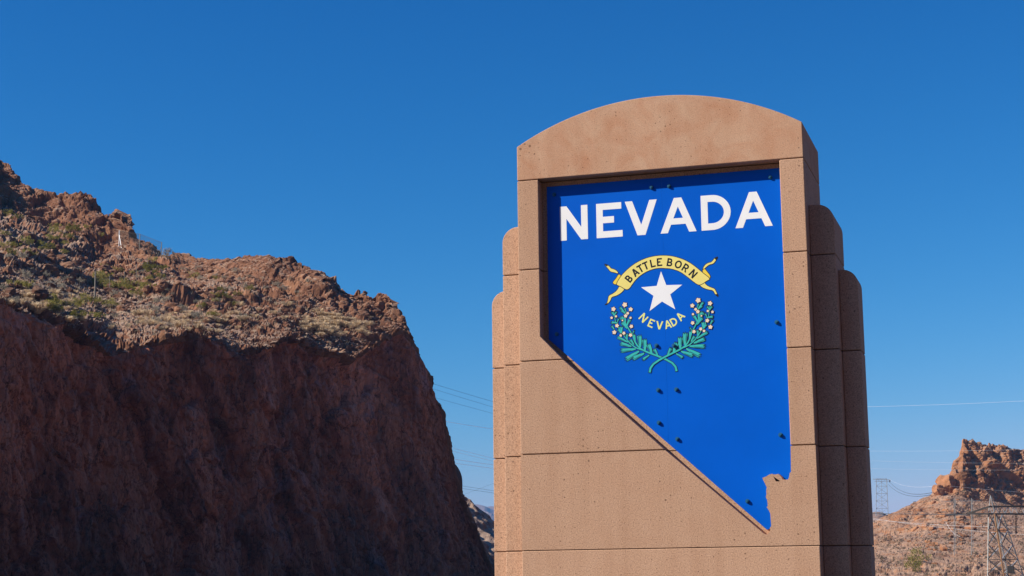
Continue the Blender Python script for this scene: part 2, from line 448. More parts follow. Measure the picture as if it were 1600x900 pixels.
D_TIPS = [[[-0.778,5.753],[-0.75,5.724],[-0.73,5.729],[-0.739,5.742]],[[-0.75,5.227],[-0.781,5.207],[-0.741,5.224],[-0.743,5.237]],[[0.698,5.734],[0.743,5.749],[0.715,5.709]],[[0.715,5.267],[0.734,5.223],[0.696,5.256]]]
D_ARC1 = [[0.022,5.077],[0.039,5.681],[0.042,5.785]]
D_ARC2 = [[-0.014,5.196],[-0.025,4.826],[-0.022,4.931]]
D_WORD1 = [[-0.4493,5.5389,-48.1],[-0.3621,5.6182,-36.5],[-0.2917,5.6629,-28.3],[-0.2185,5.696,-20.4],[-0.1244,5.7223,-10.8],[-0.0324,5.7324,-1.7],[0.1042,5.7203,11.8],[0.2175,5.6842,23.5],[0.3127,5.6317,34.2],[0.4101,5.5486,46.8]]
D_WORD2 = [[-0.2671,5.0049,-131.5],[-0.1639,4.9264,-154.0],[-0.0553,4.8949,-173.6],[0.0553,4.901,167.2],[0.1356,4.9306,152.4],[0.2231,4.9967,133.4]]
D_STEMA = [[0.154,4.282],[0.142,4.338],[0.101,4.39],[0.023,4.439],[-0.055,4.476],[-0.156,4.52],[-0.246,4.559],[-0.313,4.596],[-0.358,4.643],[-0.391,4.701],[-0.417,4.782],[-0.467,4.864],[-0.5,4.922],[-0.522,4.969]]
D_STEMB = [[-0.302,4.584],[-0.381,4.616],[-0.46,4.682],[-0.504,4.741],[-0.536,4.788],[-0.577,4.836],[-0.615,4.917],[-0.643,4.976],[-0.658,5.056],[-0.668,5.125]]
D_LEAVES = [[[-0.088,4.495],[-0.137,4.587],0.0391],[[-0.167,4.532],[-0.215,4.653],0.0598],[[-0.257,4.576],[-0.264,4.723],0.0621],[[-0.319,4.619],[-0.332,4.777],0.0621],[[-0.385,4.69],[-0.406,4.792],0.0414],[[-0.202,4.511],[-0.289,4.454],0.0345],[[-0.269,4.537],[-0.425,4.472],0.0529],[[-0.337,4.569],[-0.517,4.465],0.0598],[[-0.382,4.599],[-0.583,4.587],0.0529],[[-0.438,4.636],[-0.586,4.683],0.0483],[[-0.483,4.695],[-0.625,4.77],0.0391],[[-0.493,4.729],[-0.492,4.803],0.0299],[[-0.403,4.657],[-0.453,4.727],0.0345],[[-0.5,4.911],[-0.572,5.04],0.0483],[[-0.501,4.905],[-0.447,4.998],0.0391],[[-0.511,4.934],[-0.521,5.031],0.0345],[[-0.49,4.876],[-0.563,4.96],0.0345],[[-0.421,4.793],[-0.396,4.843],0.0161],[[-0.508,5.079],[-0.581,5.165],0.0299],[[-0.494,5.083],[-0.518,5.15],0.0207],[[-0.502,5.068],[-0.565,5.119],0.0253],[[-0.572,4.818],[-0.575,4.904],0.0529],[[-0.577,4.824],[-0.611,4.872],0.0322],[[-0.663,4.872],[-0.698,4.922],0.0276],[[-0.614,4.957],[-0.701,4.967],0.0322],[[-0.62,4.969],[-0.599,5.013],0.023],[[-0.658,5.056],[-0.694,5.104],0.0253],[[-0.658,5.062],[-0.627,5.105],0.023]]
D_FLOWERS = [[-0.668,5.145,0.0368],[-0.514,5.193,0.0414],[-0.435,5.128,0.0345],[-0.477,5.077,0.0253],[-0.505,5.045,0.0311],[-0.636,5.046,0.0207],[-0.696,5.03,0.023],[-0.44,5.015,0.0207],[-0.55,4.987,0.0149],[-0.625,4.921,0.0322],[-0.432,4.901,0.0311],[-0.663,4.835,0.0345],[-0.535,4.816,0.0276],[-0.578,4.788,0.023],[-0.446,4.786,0.0299]]
D_AXIS = -0.024
# ------------------------------------------------------------------ terrain
def curve_pts(cols, ypts, dpts, drop=None):
    """Points along a terrain line: bearing and elevation per column, at the ground distance given."""
    yp = np.interp(cols, [p[0] for p in ypts], [p[1] for p in ypts])
    dp = np.interp(cols, [p[0] for p in dpts], [p[1] for p in dpts])
    D = FW[None] * F_PX + RT[None] * (cols - 800.0)[:, None] + UP[None] * (450.0 - yp)[:, None]
    f = D[:, 0] * -math.sin(YAW) + D[:, 1] * math.cos(YAW)
    return CAM[None] + D / f[:, None] * dp[:, None]

def shift(P, away, z=None, zmul=None):
    """Move a terrain line away from the viewer on the ground and set or scale its height."""
    d = P[:, :2] - CAM[None, :2]
    d = d / np.linalg.norm(d, axis=1)[:, None]
    Q = P.copy(); Q[:, :2] += d * np.asarray(away).reshape(-1, 1)
    if zmul is not None: Q[:, 2] *= zmul
    if z is not None: Q[:, 2] = z
    return Q

def loft(name, lines, rows, disp, mats, band_mat, smooth=False, blur=1):
    """Sheet through the given lines; disp(P, band) gives the relief along the normal."""
    G = [lines[0][None]]; bands = [np.zeros(1, int)]; vs = [np.zeros(1)]
    for k in range(len(lines) - 1):
        t = (np.arange(1, rows[k] + 1) / rows[k])
        G.append(lines[k][None] * (1 - t)[:, None, None] + lines[k + 1][None] * t[:, None, None])
        bands.append(np.full(rows[k], k)); vs.append(k + t)
    G = np.concatenate(G); band = np.concatenate(bands); vv = np.concatenate(vs)
    nr, nc, _ = G.shape
    # soften the corners between bands a little before taking normals
    S = G.copy()
    for _ in range(2):
        S[1:-1] = (S[:-2] + 2 * S[1:-1] + S[2:]) / 4
        S[:, 1:-1] = (S[:, :-2] + 2 * S[:, 1:-1] + S[:, 2:]) / 4
    du = np.gradient(S, axis=1); dv = np.gradient(S, axis=0)
    N = np.cross(du, dv); N /= np.maximum(np.linalg.norm(N, axis=2), 1e-9)[:, :, None]
    P = S.reshape(-1, 3)
    d = disp(P, np.repeat(vv, nc), np.tile(np.arange(nc), nr))
    d, fine = d if isinstance(d, tuple) else (d, 0 * d)
    d = d.reshape(nr, nc)
    for _ in range(blur):                      # take the saw teeth off steps finer than the grid
        d[1:-1] = (d[:-2] + 2 * d[1:-1] + d[2:]) / 4
        d[:, 1:-1] = (d[:, :-2] + 2 * d[:, 1:-1] + d[:, 2:]) / 4
    P = P + N.reshape(-1, 3) * (d.reshape(-1) + fine)[:, None]
    i = np.arange(nr - 1)[:, None] * nc + np.arange(nc - 1)[None]
    i = i.ravel()
    F = np.stack([i, i + 1, i + nc + 1, i + nc], 1)
    me = arr_mesh(name, P, F, smooth)
    mi = np.repeat(np.array([band_mat[min(b, len(band_mat) - 1)] for b in band[1:]], np.int32), nc - 1)
    if len(mats) > 1:                       # top rows of the cut take the slope colour, toned for sunlight there
        rows_ = np.array([1 if vv_ > 1.955 else 0 for vv_ in vv[1:]]); mi = np.maximum(mi, np.repeat(rows_, nc - 1).astype(np.int32))
    for mm in mats: me.materials.append(mm)
    me.polygons.foreach_set("material_index", mi)
    o = bpy.data.objects.new(name, me); COL.objects.link(o)
    tag(o, kind='structure')
    return o, P.reshape(nr, nc, 3), F

def craggy(P, s, amp):
    """Lumpy rock: rounded masses parted by sharp creases, over several sizes."""
    w = P + 0.35 * s * np.stack([noise3(P / s * 1.3 + 7), noise3(P / s * 1.3 + 17), noise3(P / s * 1.3 + 27)], 1)
    return amp * (np.abs(noise3(w / s)) * 2.0 - 0.6)

def pnoise(P, s, off=0.0):
    return noise3(P / np.asarray(s, np.float32) + off)

# --- the cliff on the left of the picture
cols = np.linspace(-210, 800, 790)
lipY = [(-210, 436), (-100, 452), (0, 466), (60, 486), (115, 516), (180, 546), (215, 536), (250, 530), (300, 522), (335, 524), (347, 542), (400, 546), (425, 532), (450, 523), (480, 532), (505, 546), (528, 548), (548, 562), (565, 552), (582, 540), (606, 522), (626, 512), (640, 522), (660, 566), (676, 606), (690, 646), (703, 694), (713, 744), (724, 778), (745, 826), (775, 905), (800, 980)]
lipD = [(-210, 88), (0, 106), (180, 117), (250, 121), (345, 127), (450, 135), (548, 143), (600, 150), (640, 153), (800, 168)]
ridY = [(-210, 150), (-100, 190), (0, 247), (18, 258), (28, 276), (48, 296), (60, 301), (75, 306), (95, 300), (112, 296), (135, 293), (146, 298), (160, 315), (170, 330), (176, 333), (186, 325), (198, 327), (208, 346), (220, 362), (235, 374), (246, 392), (258, 402), (280, 402), (330, 401), (400, 400), (440, 405), (470, 407), (485, 418), (494, 436), (505, 452), (530, 453), (560, 449), (600, 458), (616, 470), (626, 496), (640, 520), (660, 563), (676, 603), (690, 643), (703, 691), (713, 741), (724, 775), (745, 823), (775, 902), (800, 977)]
ridD = [(-210, 190), (0, 205), (130, 198), (175, 196), (200, 190), (245, 184), (300, 176), (450, 168), (560, 163), (610, 160), (640, 156), (800, 171)]
midY = [(-210, 260), (0, 318), (60, 348), (140, 388), (200, 392), (250, 414), (300, 432), (400, 444), (480, 458), (520, 474), (590, 492), (626, 507), (640, 521), (660, 565), (676, 605), (690, 645), (703, 693), (713, 743), (724, 777), (745, 825), (775, 904), (800, 979)]
midD = [(p, d - (9 if p < 300 else 6 if p < 600 else 1.2)) for p, d in ridD]
lowY = [(p, y) for p, y in [(-210, 380), (0, 415), (60, 430), (115, 455), (180, 470), (250, 470), (345, 490), (450, 492), (548, 516), (600, 506), (626, 509.5), (640, 521.5), (660, 565.5), (676, 605.5), (690, 645.5), (703, 693.5), (713, 743.5), (724, 777.5), (745, 825.5), (775, 904.5), (800, 979.5)]]
lowD = [(-210, 118), (0, 136), (180, 146), (250, 147), (345, 145), (450, 148), (548, 150), (600, 153.5), (640, 153.8), (800, 168.8)]
lip = curve_pts(cols, lipY, lipD)
ridge = curve_pts(cols, ridY, ridD)
mid = curve_pts(cols, midY, midD)
low = curve_pts(cols, lowY, lowD)
# the face stands close to plumb, leaning out a little towards its foot along the wall's own outward side
wall_n = RT0 * 0.90 - np.array([-math.sin(YAW), math.cos(YAW), 0.0]) * 0.43
foot = lip.copy()
lean = 0.16 * np.maximum(lip[:, 2] + 2, 0)
foot += wall_n[None] * lean[:, None]; foot[:, 2] = -2.0
waist = lip * 0.55 + foot * 0.45 - wall_n[None] * (0.03 * np.maximum(lip[:, 2], 0))[:, None]
back1 = shift(ridge, np.interp(cols, [-210, 600, 640, 800], [45, 40, 14, 8]), zmul=0.72)
back2 = shift(ridge, np.interp(cols, [-210, 600, 640, 800], [160, 110, 60, 40]), z=-2.0)

def cliff_disp(P, v, c):
    face = np.clip((2.0 - v) / 0.10, 0, 1)
    px = np.interp(c, [0, len(cols) - 1], [cols[0], cols[-1]])
    nose = np.clip((px - 612) / 30, 0, 1)
    # blasted face: tall slabs leaning along oblique joints, broken into smaller and smaller blocks
    u = P @ (RT0 * 0.43 + np.array([-math.sin(YAW), math.cos(YAW), 0.0]) * 0.90); w = P @ wall_n
    q = np.stack([u + 0.42 * P[:, 2], w, P[:, 2]], 1)
    q = q + 0.5 * np.stack([pnoise(P, 3.0, 1.0), pnoise(P, 3.0, 8.0), pnoise(P, 3.0, 15.0)], 1)
    df = 1.3 * pnoise(P * np.array([1, 1, .4]), 12.0) + facets(q, (5.5, 5.5, 12.0), 0.85, 0.8, 0.4, 1) + facets(q, (2.3, 2.3, 4.2), 0.45, 0.9, 0.5, 2)
    ff = facets(q + 0.3 * pnoise(P, 0.9)[:, None], (0.95, 0.95, 1.5), 0.22, 1.0, 0.6, 3) + facets(q, (0.45, 0.45, 0.65), 0.09, 1.0, 0.6, 13) + 0.10 * np.abs(pnoise(P * np.array([1, 1, .6]), 0.5, 2.0)) + 0.05 * pnoise(P, 0.22, 4.0)
    df -= 0.2
    rim = np.exp(-((v - 2.0) / 0.07) ** 2) * (facets(P + 0.2 * pnoise(P, 0.5)[:, None], 1.5, 0.55, 1.0, 0.4, 21) + facets(P, 0.6, 0.25, 1.0, 0.4, 22))
    # open slope: crags, ledges and loose stone
    rough = np.clip(pnoise(P, 16.0, 31.0) * 1.6 + 0.55 + 0.45 * (v > 3.0), 0.2, 1.25)
    qs = P + 0.55 * np.stack([pnoise(P, 2.0, 1.0), pnoise(P, 2.0, 8.0), pnoise(P, 2.0, 15.0)], 1) + 0.18 * np.stack([pnoise(P, 0.6, 1.0), pnoise(P, 0.6, 8.0), pnoise(P, 0.6, 15.0)], 1)
    hollow = np.exp(-((px - 505) / 62.0) ** 2 - ((v - 2.9) / 1.0) ** 2)
    ds = rough * (craggy(P, 6.5, 0.75) + facets(qs, 4.6, 0.58, 0.8, 0.35, 5) + facets(qs, 1.9, 0.42, 0.9, 0.45, 6)) + 0.5 * pnoise(P, 12.0, 5.0)
    fs = facets(qs, 1.0, 0.22 * (0.4 + 0.6 * rough), 1.0, 0.5, 7) + facets(qs, 0.5, 0.10, 1.0, 0.5, 17) + 0.07 * craggy(P + 9, 0.35, 1.0)
    ds = ds * (1 - 0.85 * hollow)
    ds = ds * np.clip(1 - 0.75 * nose, 0.15, 1)
    ds *= 1 - 0.2 * np.exp(-((v - 2.0) / 0.15) ** 2)
    dback = craggy(P, 8.0, 1.2)
    d = face * df * (1 - 0.35 * nose) + (1 - face) * ds
    fine = (face * ff + (1 - face) * fs) * np.where(v > 5.1, 0, 1) + rim * np.clip(1 - nose, 0, 1)
    return np.where(v > 5.0, np.where(v > 5.15, dback, ds), d), fine

cliff, cliffP, cliffF = loft("cliff", [foot, waist, lip, low, mid, ridge, back1, back2], [110, 130, 80, 90, 80, 14, 8], cliff_disp,
                             [M["face"], M["slope"]], [0, 0, 1, 1, 1, 1, 1])
cliff_bvh = BVHTree.FromPolygons([tuple(p) for p in cliffP.reshape(-1, 3)], [tuple(int(i) for i in f) for f in cliffF])

# --- sunlit ridge with a rocky butte on the right
colsR = np.linspace(1180, 1960, 560)
skyR = [(1180, 905), (1300, 850), (1350, 822), (1368, 813), (1385, 806), (1400, 798), (1425, 786), (1440, 778), (1455, 774), (1463, 764), (1470, 757), (1478, 756), (1484, 760), (1488, 757), (1491, 742), (1494, 722), (1500, 716), (1499, 715), (1503, 684), (1516, 683), (1526, 692), (1545, 691), (1560, 694), (1600, 700), (1700, 690), (1800, 640), (1960, 660)]
skyR = sorted(skyR)
skD = [(1180, 330), (1400, 340), (1480, 350), (1600, 360), (1960, 380)]
shR = [(1180, 907), (1300, 853), (1350, 826), (1385, 812), (1400, 806), (1440, 792), (1463, 782), (1484, 776), (1500, 778), (1520, 786), (1560, 790), (1600, 795), (1700, 790), (1960, 760)]
shD = [(p, d - 14) for p, d in skD]
sky_line = curve_pts(colsR, skyR, skD); shoulder = curve_pts(colsR, shR, shD)
lowR = curve_pts(colsR, [(1180, 912), (1350, 862), (1440, 850), (1600, 858), (1960, 850)], [(1180, 270), (1600, 268), (1960, 280)])
footR = shift(curve_pts(colsR, [(0, 880), (2000, 880)], [(0, 215), (2000, 215)]), 0, z=-2.0)

def right_disp(P, v, c):
    crag = np.clip((v - 2.0) * 3, 0, 1)
    px = np.interp(c, [0, len(colsR) - 1], [colsR[0], colsR[-1]])
    butte = np.clip((px - 1482) / 14, 0, 1) * crag
    rough = np.clip(pnoise(P, 22.0, 3.0) * 1.4 + 0.6, 0.2, 1.2)
    qs = P + 0.7 * np.stack([pnoise(P, 2.5, 1.0), pnoise(P, 2.5, 8.0), pnoise(P, 2.5, 15.0)], 1) + 0.2 * np.stack([pnoise(P, 0.8, 1.0), pnoise(P, 0.8, 8.0), pnoise(P, 0.8, 15.0)], 1)
    d = rough * (craggy(P, 8.0, 0.5) + facets(qs, 5.0, 0.32, 0.8, 0.4, 3)) + facets(qs, 2.2, 0.22 * rough, 0.9, 0.5, 4) + 0.9 * pnoise(P, 24.0, 8.0)
    q = P.copy(); q[:, 2] *= 0.45
    d = d + butte * (1.2 * np.abs(pnoise(q, 7.0, 1.0)) + facets(qs, (5, 5, 9), 0.9, .8, .5, 8) + facets(qs, (2.2, 2.2, 3.2), 0.5, .9, .5, 9) - 0.4)
    fine = facets(qs, 1.1, 0.10 + 0.16 * butte, 1, .5, 5) + facets(P + .15 * pnoise(P, .5)[:, None], 0.55, 0.05 + 0.07 * butte, 1, .5, 15)
    return d * np.where(v > 2.9, 0.55, 1.0), fine * np.where(v > 3.05, 0, 1)

right_hill, rightP, rightF = loft("rocky_hill", [footR, lowR, shoulder, sky_line, shift(sky_line, 45, zmul=0.8), shift(sky_line, 190, z=-2.0)],
                                  [60, 120, 120, 10, 6], right_disp, [M["butte"]], [0])
right_bvh = BVHTree.FromPolygons([tuple(p) for p in rightP.reshape(-1, 3)], [tuple(int(i) for i in f) for f in rightF])

# --- small dark knoll that the far lattice tower stands on
colsK = np.linspace(1240, 1440, 120)
skyK = [(1240, 830), (1330, 806), (1362, 800), (1372, 796), (1382, 797), (1392, 804), (1400, 812), (1440, 840)]
kn = curve_pts(colsK, skyK, [(0, 900), (2000, 900)])
loft("knoll", [shift(kn, -150, z=-2.0), kn, shift(kn, 170, z=-2.0)], [70, 8], lambda P, v, c: craggy(P, 14.0, 2.0) + craggy(P, 5.0, 1.0), [M["far_rock"]], [0])

# --- low sunlit hill in the gap beside the cliff
colsG = np.linspace(560, 1150, 300)
skyG = [(560, 740), (660, 745), (700, 757), (720, 773), (733, 783), (745, 788), (755, 800), (772, 815), (800, 832), (880, 862), (1000, 880), (1150, 905)]
gp = curve_pts(colsG, skyG, [(0, 300), (2000, 300)])
loft("low_hill", [shift(gp, -95, z=-2.0), gp, shift(gp, 25, zmul=0.8), shift(gp, 110, z=-2.0)], [110, 8, 5],
     lambda P, v, c: craggy(P, 9.0, .7) + facets(P + .5 * pnoise(P, 1.5)[:, None], 3.5, 0.6, .9, .4, 2) + facets(P + .3 * pnoise(P, .8)[:, None], 1.5, 0.35, 1, .5, 3), [M["slope"]], [0])

# --- far mountain range
colsM = np.linspace(-300, 2300, 700)
skyM = [(-300, 840), (300, 800), (600, 812), (690, 792), (725, 786), (742, 783), (752, 786), (762, 786), (772, 792), (800, 800), (870, 812), (960, 806), (1080, 826), (1200, 836), (1300, 830), (1420, 842), (1800, 820), (2300, 835)]
mp = curve_pts(colsM, skyM, [(0, 4600), (2000, 4600)])
mount, mountP, mountF = loft("mountain", [shift(mp, -1300, z=-2.0), mp, shift(mp, 300, zmul=0.7), shift(mp, 900, z=-2.0)], [90, 6, 4],
     lambda P, v, c: (craggy(P, 270.0, 36.0) + facets(P, 170.0, 22.0, .9, .3, 1)) * np.clip(1.15 - np.abs(v - 0.6), 0.35, 1) + craggy(P, 70.0, 10.0), [M["far_rock"]], [0])

HAZE_TOP = float(max(mountP[..., 2].max(), 100.0)) + 4.0
print('haze top', HAZE_TOP)

# --- desert floor out to the horizon
bm = bmesh.new()
for f in ((0, 0),):
    vs = [bm.verts.new(p) for p in ((-9000, -9000, 0), (9000, -9000, 0), (9000, 9000, 0), (-9000, 9000, 0))]
    bm.faces.new(vs)
g = bm_obj("ground", bm, M["ground"]); tag(g, kind='structure')

# unseen asphalt added round the monument to cut bounce light
bm = bmesh.new()
pa = [bm.verts.new(q) for q in ((-14, -50, 0.004), (34, -50, 0.004), (34, 26, 0.004), (-14, 26, 0.004))]
bm.faces.new(pa)
tag(bm_obj("added_pavement", bm, M["asphalt"]), kind='structure')

# unseen rim added behind and at right to block skylight and bounce sun
th = np.linspace(R(-8), R(150), 200)      # clockwise from the right-hand side of the view round the back
hgt = np.interp(np.degrees(th), [-8, 20, 60, 110, 130, 150], [42, 66, 78, 70, 54, 8])
rad = np.interp(np.degrees(th), [-8, 40, 150], [230, 165, 150])
a_ = YAW - th
def ring(r, z):
    return np.stack([CAM[0] + r * np.cos(a_), CAM[1] + r * np.sin(a_), z + 0 * th], 1)
loft("sky_blocking_rim", [ring(rad * 0.62, -2.0), ring(rad, hgt), ring(rad + 30, hgt * .8), ring(rad + 120, -2.0)], [60, 10, 6],
     lambda P, v, c: craggy(P, 18.0, 5.0) + craggy(P, 7.0, 2.0) + facets(P, 4.0, .8, .8, .4, 4), [M["slope"]], [0])

# ------------------------------------------------------------------ the monument
T = 1.66                                   # thickness of the centre slab
J = [6.941, 5.7175, 4.489, 3.258, 2.013, 0.783]     # joint heights, top to bottom
ZSPR, ZAPEX, HW = 7.412, 7.940, 1.92
XL, XR = -1.628, 1.610                     # sides of the recess
DA = 0.198                                 # depth of the recess
G2 = 0.006                                 # half a joint
mon = empty("monument_sign", (0, 0, 0))
tag(mon, "tall tan concrete monument with arched top, stepped sides and a blue state-shaped panel", "monument")

def block(loop_or_loops, y0, y1, mat="concrete", bevel=0.009):
    lp = loop_or_loops if isinstance(loop_or_loops[0][0], (list, tuple)) else [loop_or_loops]
    return prism("concrete_block", lp, y0, y1, M[mat], mon, bevel)

# arched cap
Rr = (HW ** 2 + (ZAPEX - ZSPR) ** 2) / (2 * (ZAPEX - ZSPR)); cz = ZAPEX - Rr
a0 = math.asin(HW / Rr)
arc = [(Rr * math.sin(t), cz + Rr * math.cos(t)) for t in np.linspace(a0, -a0, 49)]
cap = block([(-HW, J[0] + G2), (HW, J[0] + G2)] + arc, 0, T, "concrete_smooth")
tag(cap, "smooth arched cap block with reddish mottling")
def dx(z):   # x of the sloping edge of the recess at a height
    return float(np.interp(z, [p[1] for p in reversed(D_DIAG)], [p[0] for p in reversed(D_DIAG)]))
zk = D_DIAG[0][1]
# courses beside the recess
block([(-HW, J[1] + G2), (XL, J[1] + G2), (XL, J[0] - G2), (-HW, J[0] - G2)], 0, T)
block([(XR, J[1] + G2), (HW, J[1] + G2), (HW, J[0] - G2), (XR, J[0] - G2)], 0, T)
block([(-HW, J[2] + G2), (dx(J[2] + G2), J[2] + G2), (XL, zk), (XL, J[1] - G2), (-HW, J[1] - G2)], 0, T)
block([(XR, J[2] + G2), (HW, J[2] + G2), (HW, J[1] - G2), (XR, J[1] - G2)], 0, T)
block([(-HW, J[3] + G2), (dx(J[3] + G2), J[3] + G2), (dx(J[2] - G2), J[2] - G2), (-HW, J[2] - G2)], 0, T)
block([(XR, J[3] + G2), (HW, J[3] + G2), (HW, J[2] - G2), (XR, J[2] - G2)], 0, T)
notch = [(XR, J[3] - G2)] + [tuple(p) for p in D_NOTCH]
row4 = [(-HW, J[4] + G2), (HW, J[4] + G2), (HW, J[3] - G2)] + notch + [(dx(J[3] - G2), J[3] - G2), (-HW, J[3] - G2)]
block([row4, [tuple(p) for p in D_CAVITY]], 0, T, bevel=0.0)
block([(-HW, J[5] + G2), (HW, J[5] + G2), (HW, J[4] - G2), (-HW, J[4] - G2)], 0, T)
block([(-HW, -0.3), (HW, -0.3), (HW, J[5] - G2), (-HW, J[5] - G2)], 0, T)
# slab that closes the recess from behind; its courses show as the lip round the panel
for k in range(4):
    zt = J[0] - G2 - 0.001 if k == 0 else J[k] - G2
    zb = J[k + 1] + G2
    if k < 3:
        b0 = max(dx(zb), XL) if zb < zk else XL
        lp = [(b0, zb), (XR, zb), (XR, zt)] + ([(XL, zt)] if zt > zk else [(dx(zt), zt)]) + ([(XL, zk)] if zb < zk < zt else [])
        lp = [(x + (0.002 if x < 0.5 else -0.002), z) for x, z in lp]
    else:
        lp = [(x, z) for x, z in notch] + [(dx(J[3] - G2), J[3] - G2)]
    prism("recess_block", [lp], DA, T - 0.03, M["concrete"], mon)
for k in range(1, 4):
    prism("mortar_joint", [[(dx(J[k]) + .02 if J[k] < zk else XL + .02, J[k] - G2), (XR - .02, J[k] - G2), (XR - .02, J[k] + G2), (dx(J[k]) + .02 if J[k] < zk else XL + .02, J[k] + G2)]], DA + 0.02, T - 0.05, M["mortar"], mon)
# mortar set back in the joints
def mortar(x0, x1, z, y0, y1):
    prism("mortar_joint", [[(x0, z - G2), (x1, z - G2), (x1, z + G2), (x0, z + G2)]], y0, y1, M["mortar"], mon)
S_ = 0.022
for k in range(6):
    z = J[k]
    if k >= 4:
        mortar(-HW + S_, HW - S_, z, S_, T - S_)
    else:
        xe = XL if z > zk else dx(z)
        mortar(-HW + S_, xe - S_, z, S_, T - S_)
        mortar(XR + S_, HW - S_, z, S_, T - S_)

def stepped_wing(sgn, xi, xo, y0, ztop, rad):
    """One stepped side pier: precast blocks with a rounded outer shoulder."""
    zs = [z for z in J if z < ztop - 0.05]
    e = 0.003
    cxx = xo - rad
    shoulder = [(cxx + rad * math.sin(t), ztop - rad + rad * math.cos(t)) for t in np.linspace(math.pi / 2, 0, 15)]
    top = [(xi + e, zs[0] + G2), (xo, zs[0] + G2)] + shoulder + [(xi + e, ztop)]
    loops = [top]
    bounds = zs + [None]
    for a, b in zip(bounds[:-1], bounds[1:]):
        zb = -0.3 if b is None else b + G2
        loops.append([(xi + e, zb), (xo, zb), (xo, a - G2), (xi + e, a - G2)])
    for lp in loops:
        lp = [(sgn * x, z) for x, z in lp]
        if sgn < 0: lp.reverse()
        block(lp, y0, T - y0)
    for z in zs:
        x0, x1 = sorted((sgn * (xi + e + 0.004), sgn * (xo - S_)))
        mortar(x0, x1, z, y0 + S_, T - y0 - S_)
for sgn in (-1, 1):
    stepped_wing(sgn, HW, 2.238, 0.318, 6.380, 0.215)
    stepped_wing(sgn, 2.238, 2.481, 0.5765, 5.551, 0.20)

# ------------------------------------------------------------------ the blue panel
YP = 0.172                                  # front of the sheets
panel = empty("sign_panel", (0, YP, 4.6)); panel.parent = mon
SEAM = 0.022
edge = [(-1.555, 6.868), (-1.560, 4.789), (1.262, 2.212)]
def ex(z): return float(np.interp(z, [2.212, 4.789, 6.868], [1.262, -1.560, -1.555]))
nrev = []
for x, z in D_NOTCH:                        # same river edge as the concrete, a hair inside it
    nrev.append((x - 0.004, z + 0.004))
nrev = [p for p in nrev if p[1] > 2.225]
left_sheet = [(-1.560, 4.789), (SEAM - 0.0006, 4.789 - (SEAM + 1.56) * (4.789 - 2.212) / 2.822), (SEAM - 0.0006, 6.868), (-1.555, 6.868)]
right_sheet = [(SEAM + 0.0006, 4.789 - (SEAM + 1.56) * (4.789 - 2.212) / 2.822), (1.250, 2.222)] + list(reversed(nrev)) + [(1.606, 3.27), (1.604, 6.868), (SEAM + 0.0006, 6.868)]
prism("sheet", [left_sheet], YP, YP + 0.008, M["blue"], panel)
prism("sheet", [right_sheet], YP, YP + 0.008, M["blue"], panel)
prism("seam_strip", [[(SEAM - .06, 3.6), (SEAM + .06, 3.6), (SEAM + .06, 6.8), (SEAM - .06, 6.8)]], YP + 0.0082, YP + 0.014, M["blue"], panel)
# hexagon bolts with washers
bolt_me = bpy.data.meshes.new("bolt")
bm = bmesh.new()
bar_geo(bm, (0, 0, 0), (0, -0.006, 0), 0.028, 14)
bar_geo(bm, (0, -0.006, 0), (0, -0.026, 0), 0.0225, 6)
bar_geo(bm, (0, -0.026, 0), (0, -0.034, 0), 0.011, 8)
bmesh.ops.recalc_face_normals(bm, faces=bm.faces)
bm.to_mesh(bolt_me); bm.free(); bolt_me.materials.append(M["bolt"])
for x, z in D_BOLTS:
    o = bpy.data.objects.new("bolt", bolt_me); COL.objects.link(o)
    o.parent = panel; o.location = (x, -0.0005, z - 4.6)

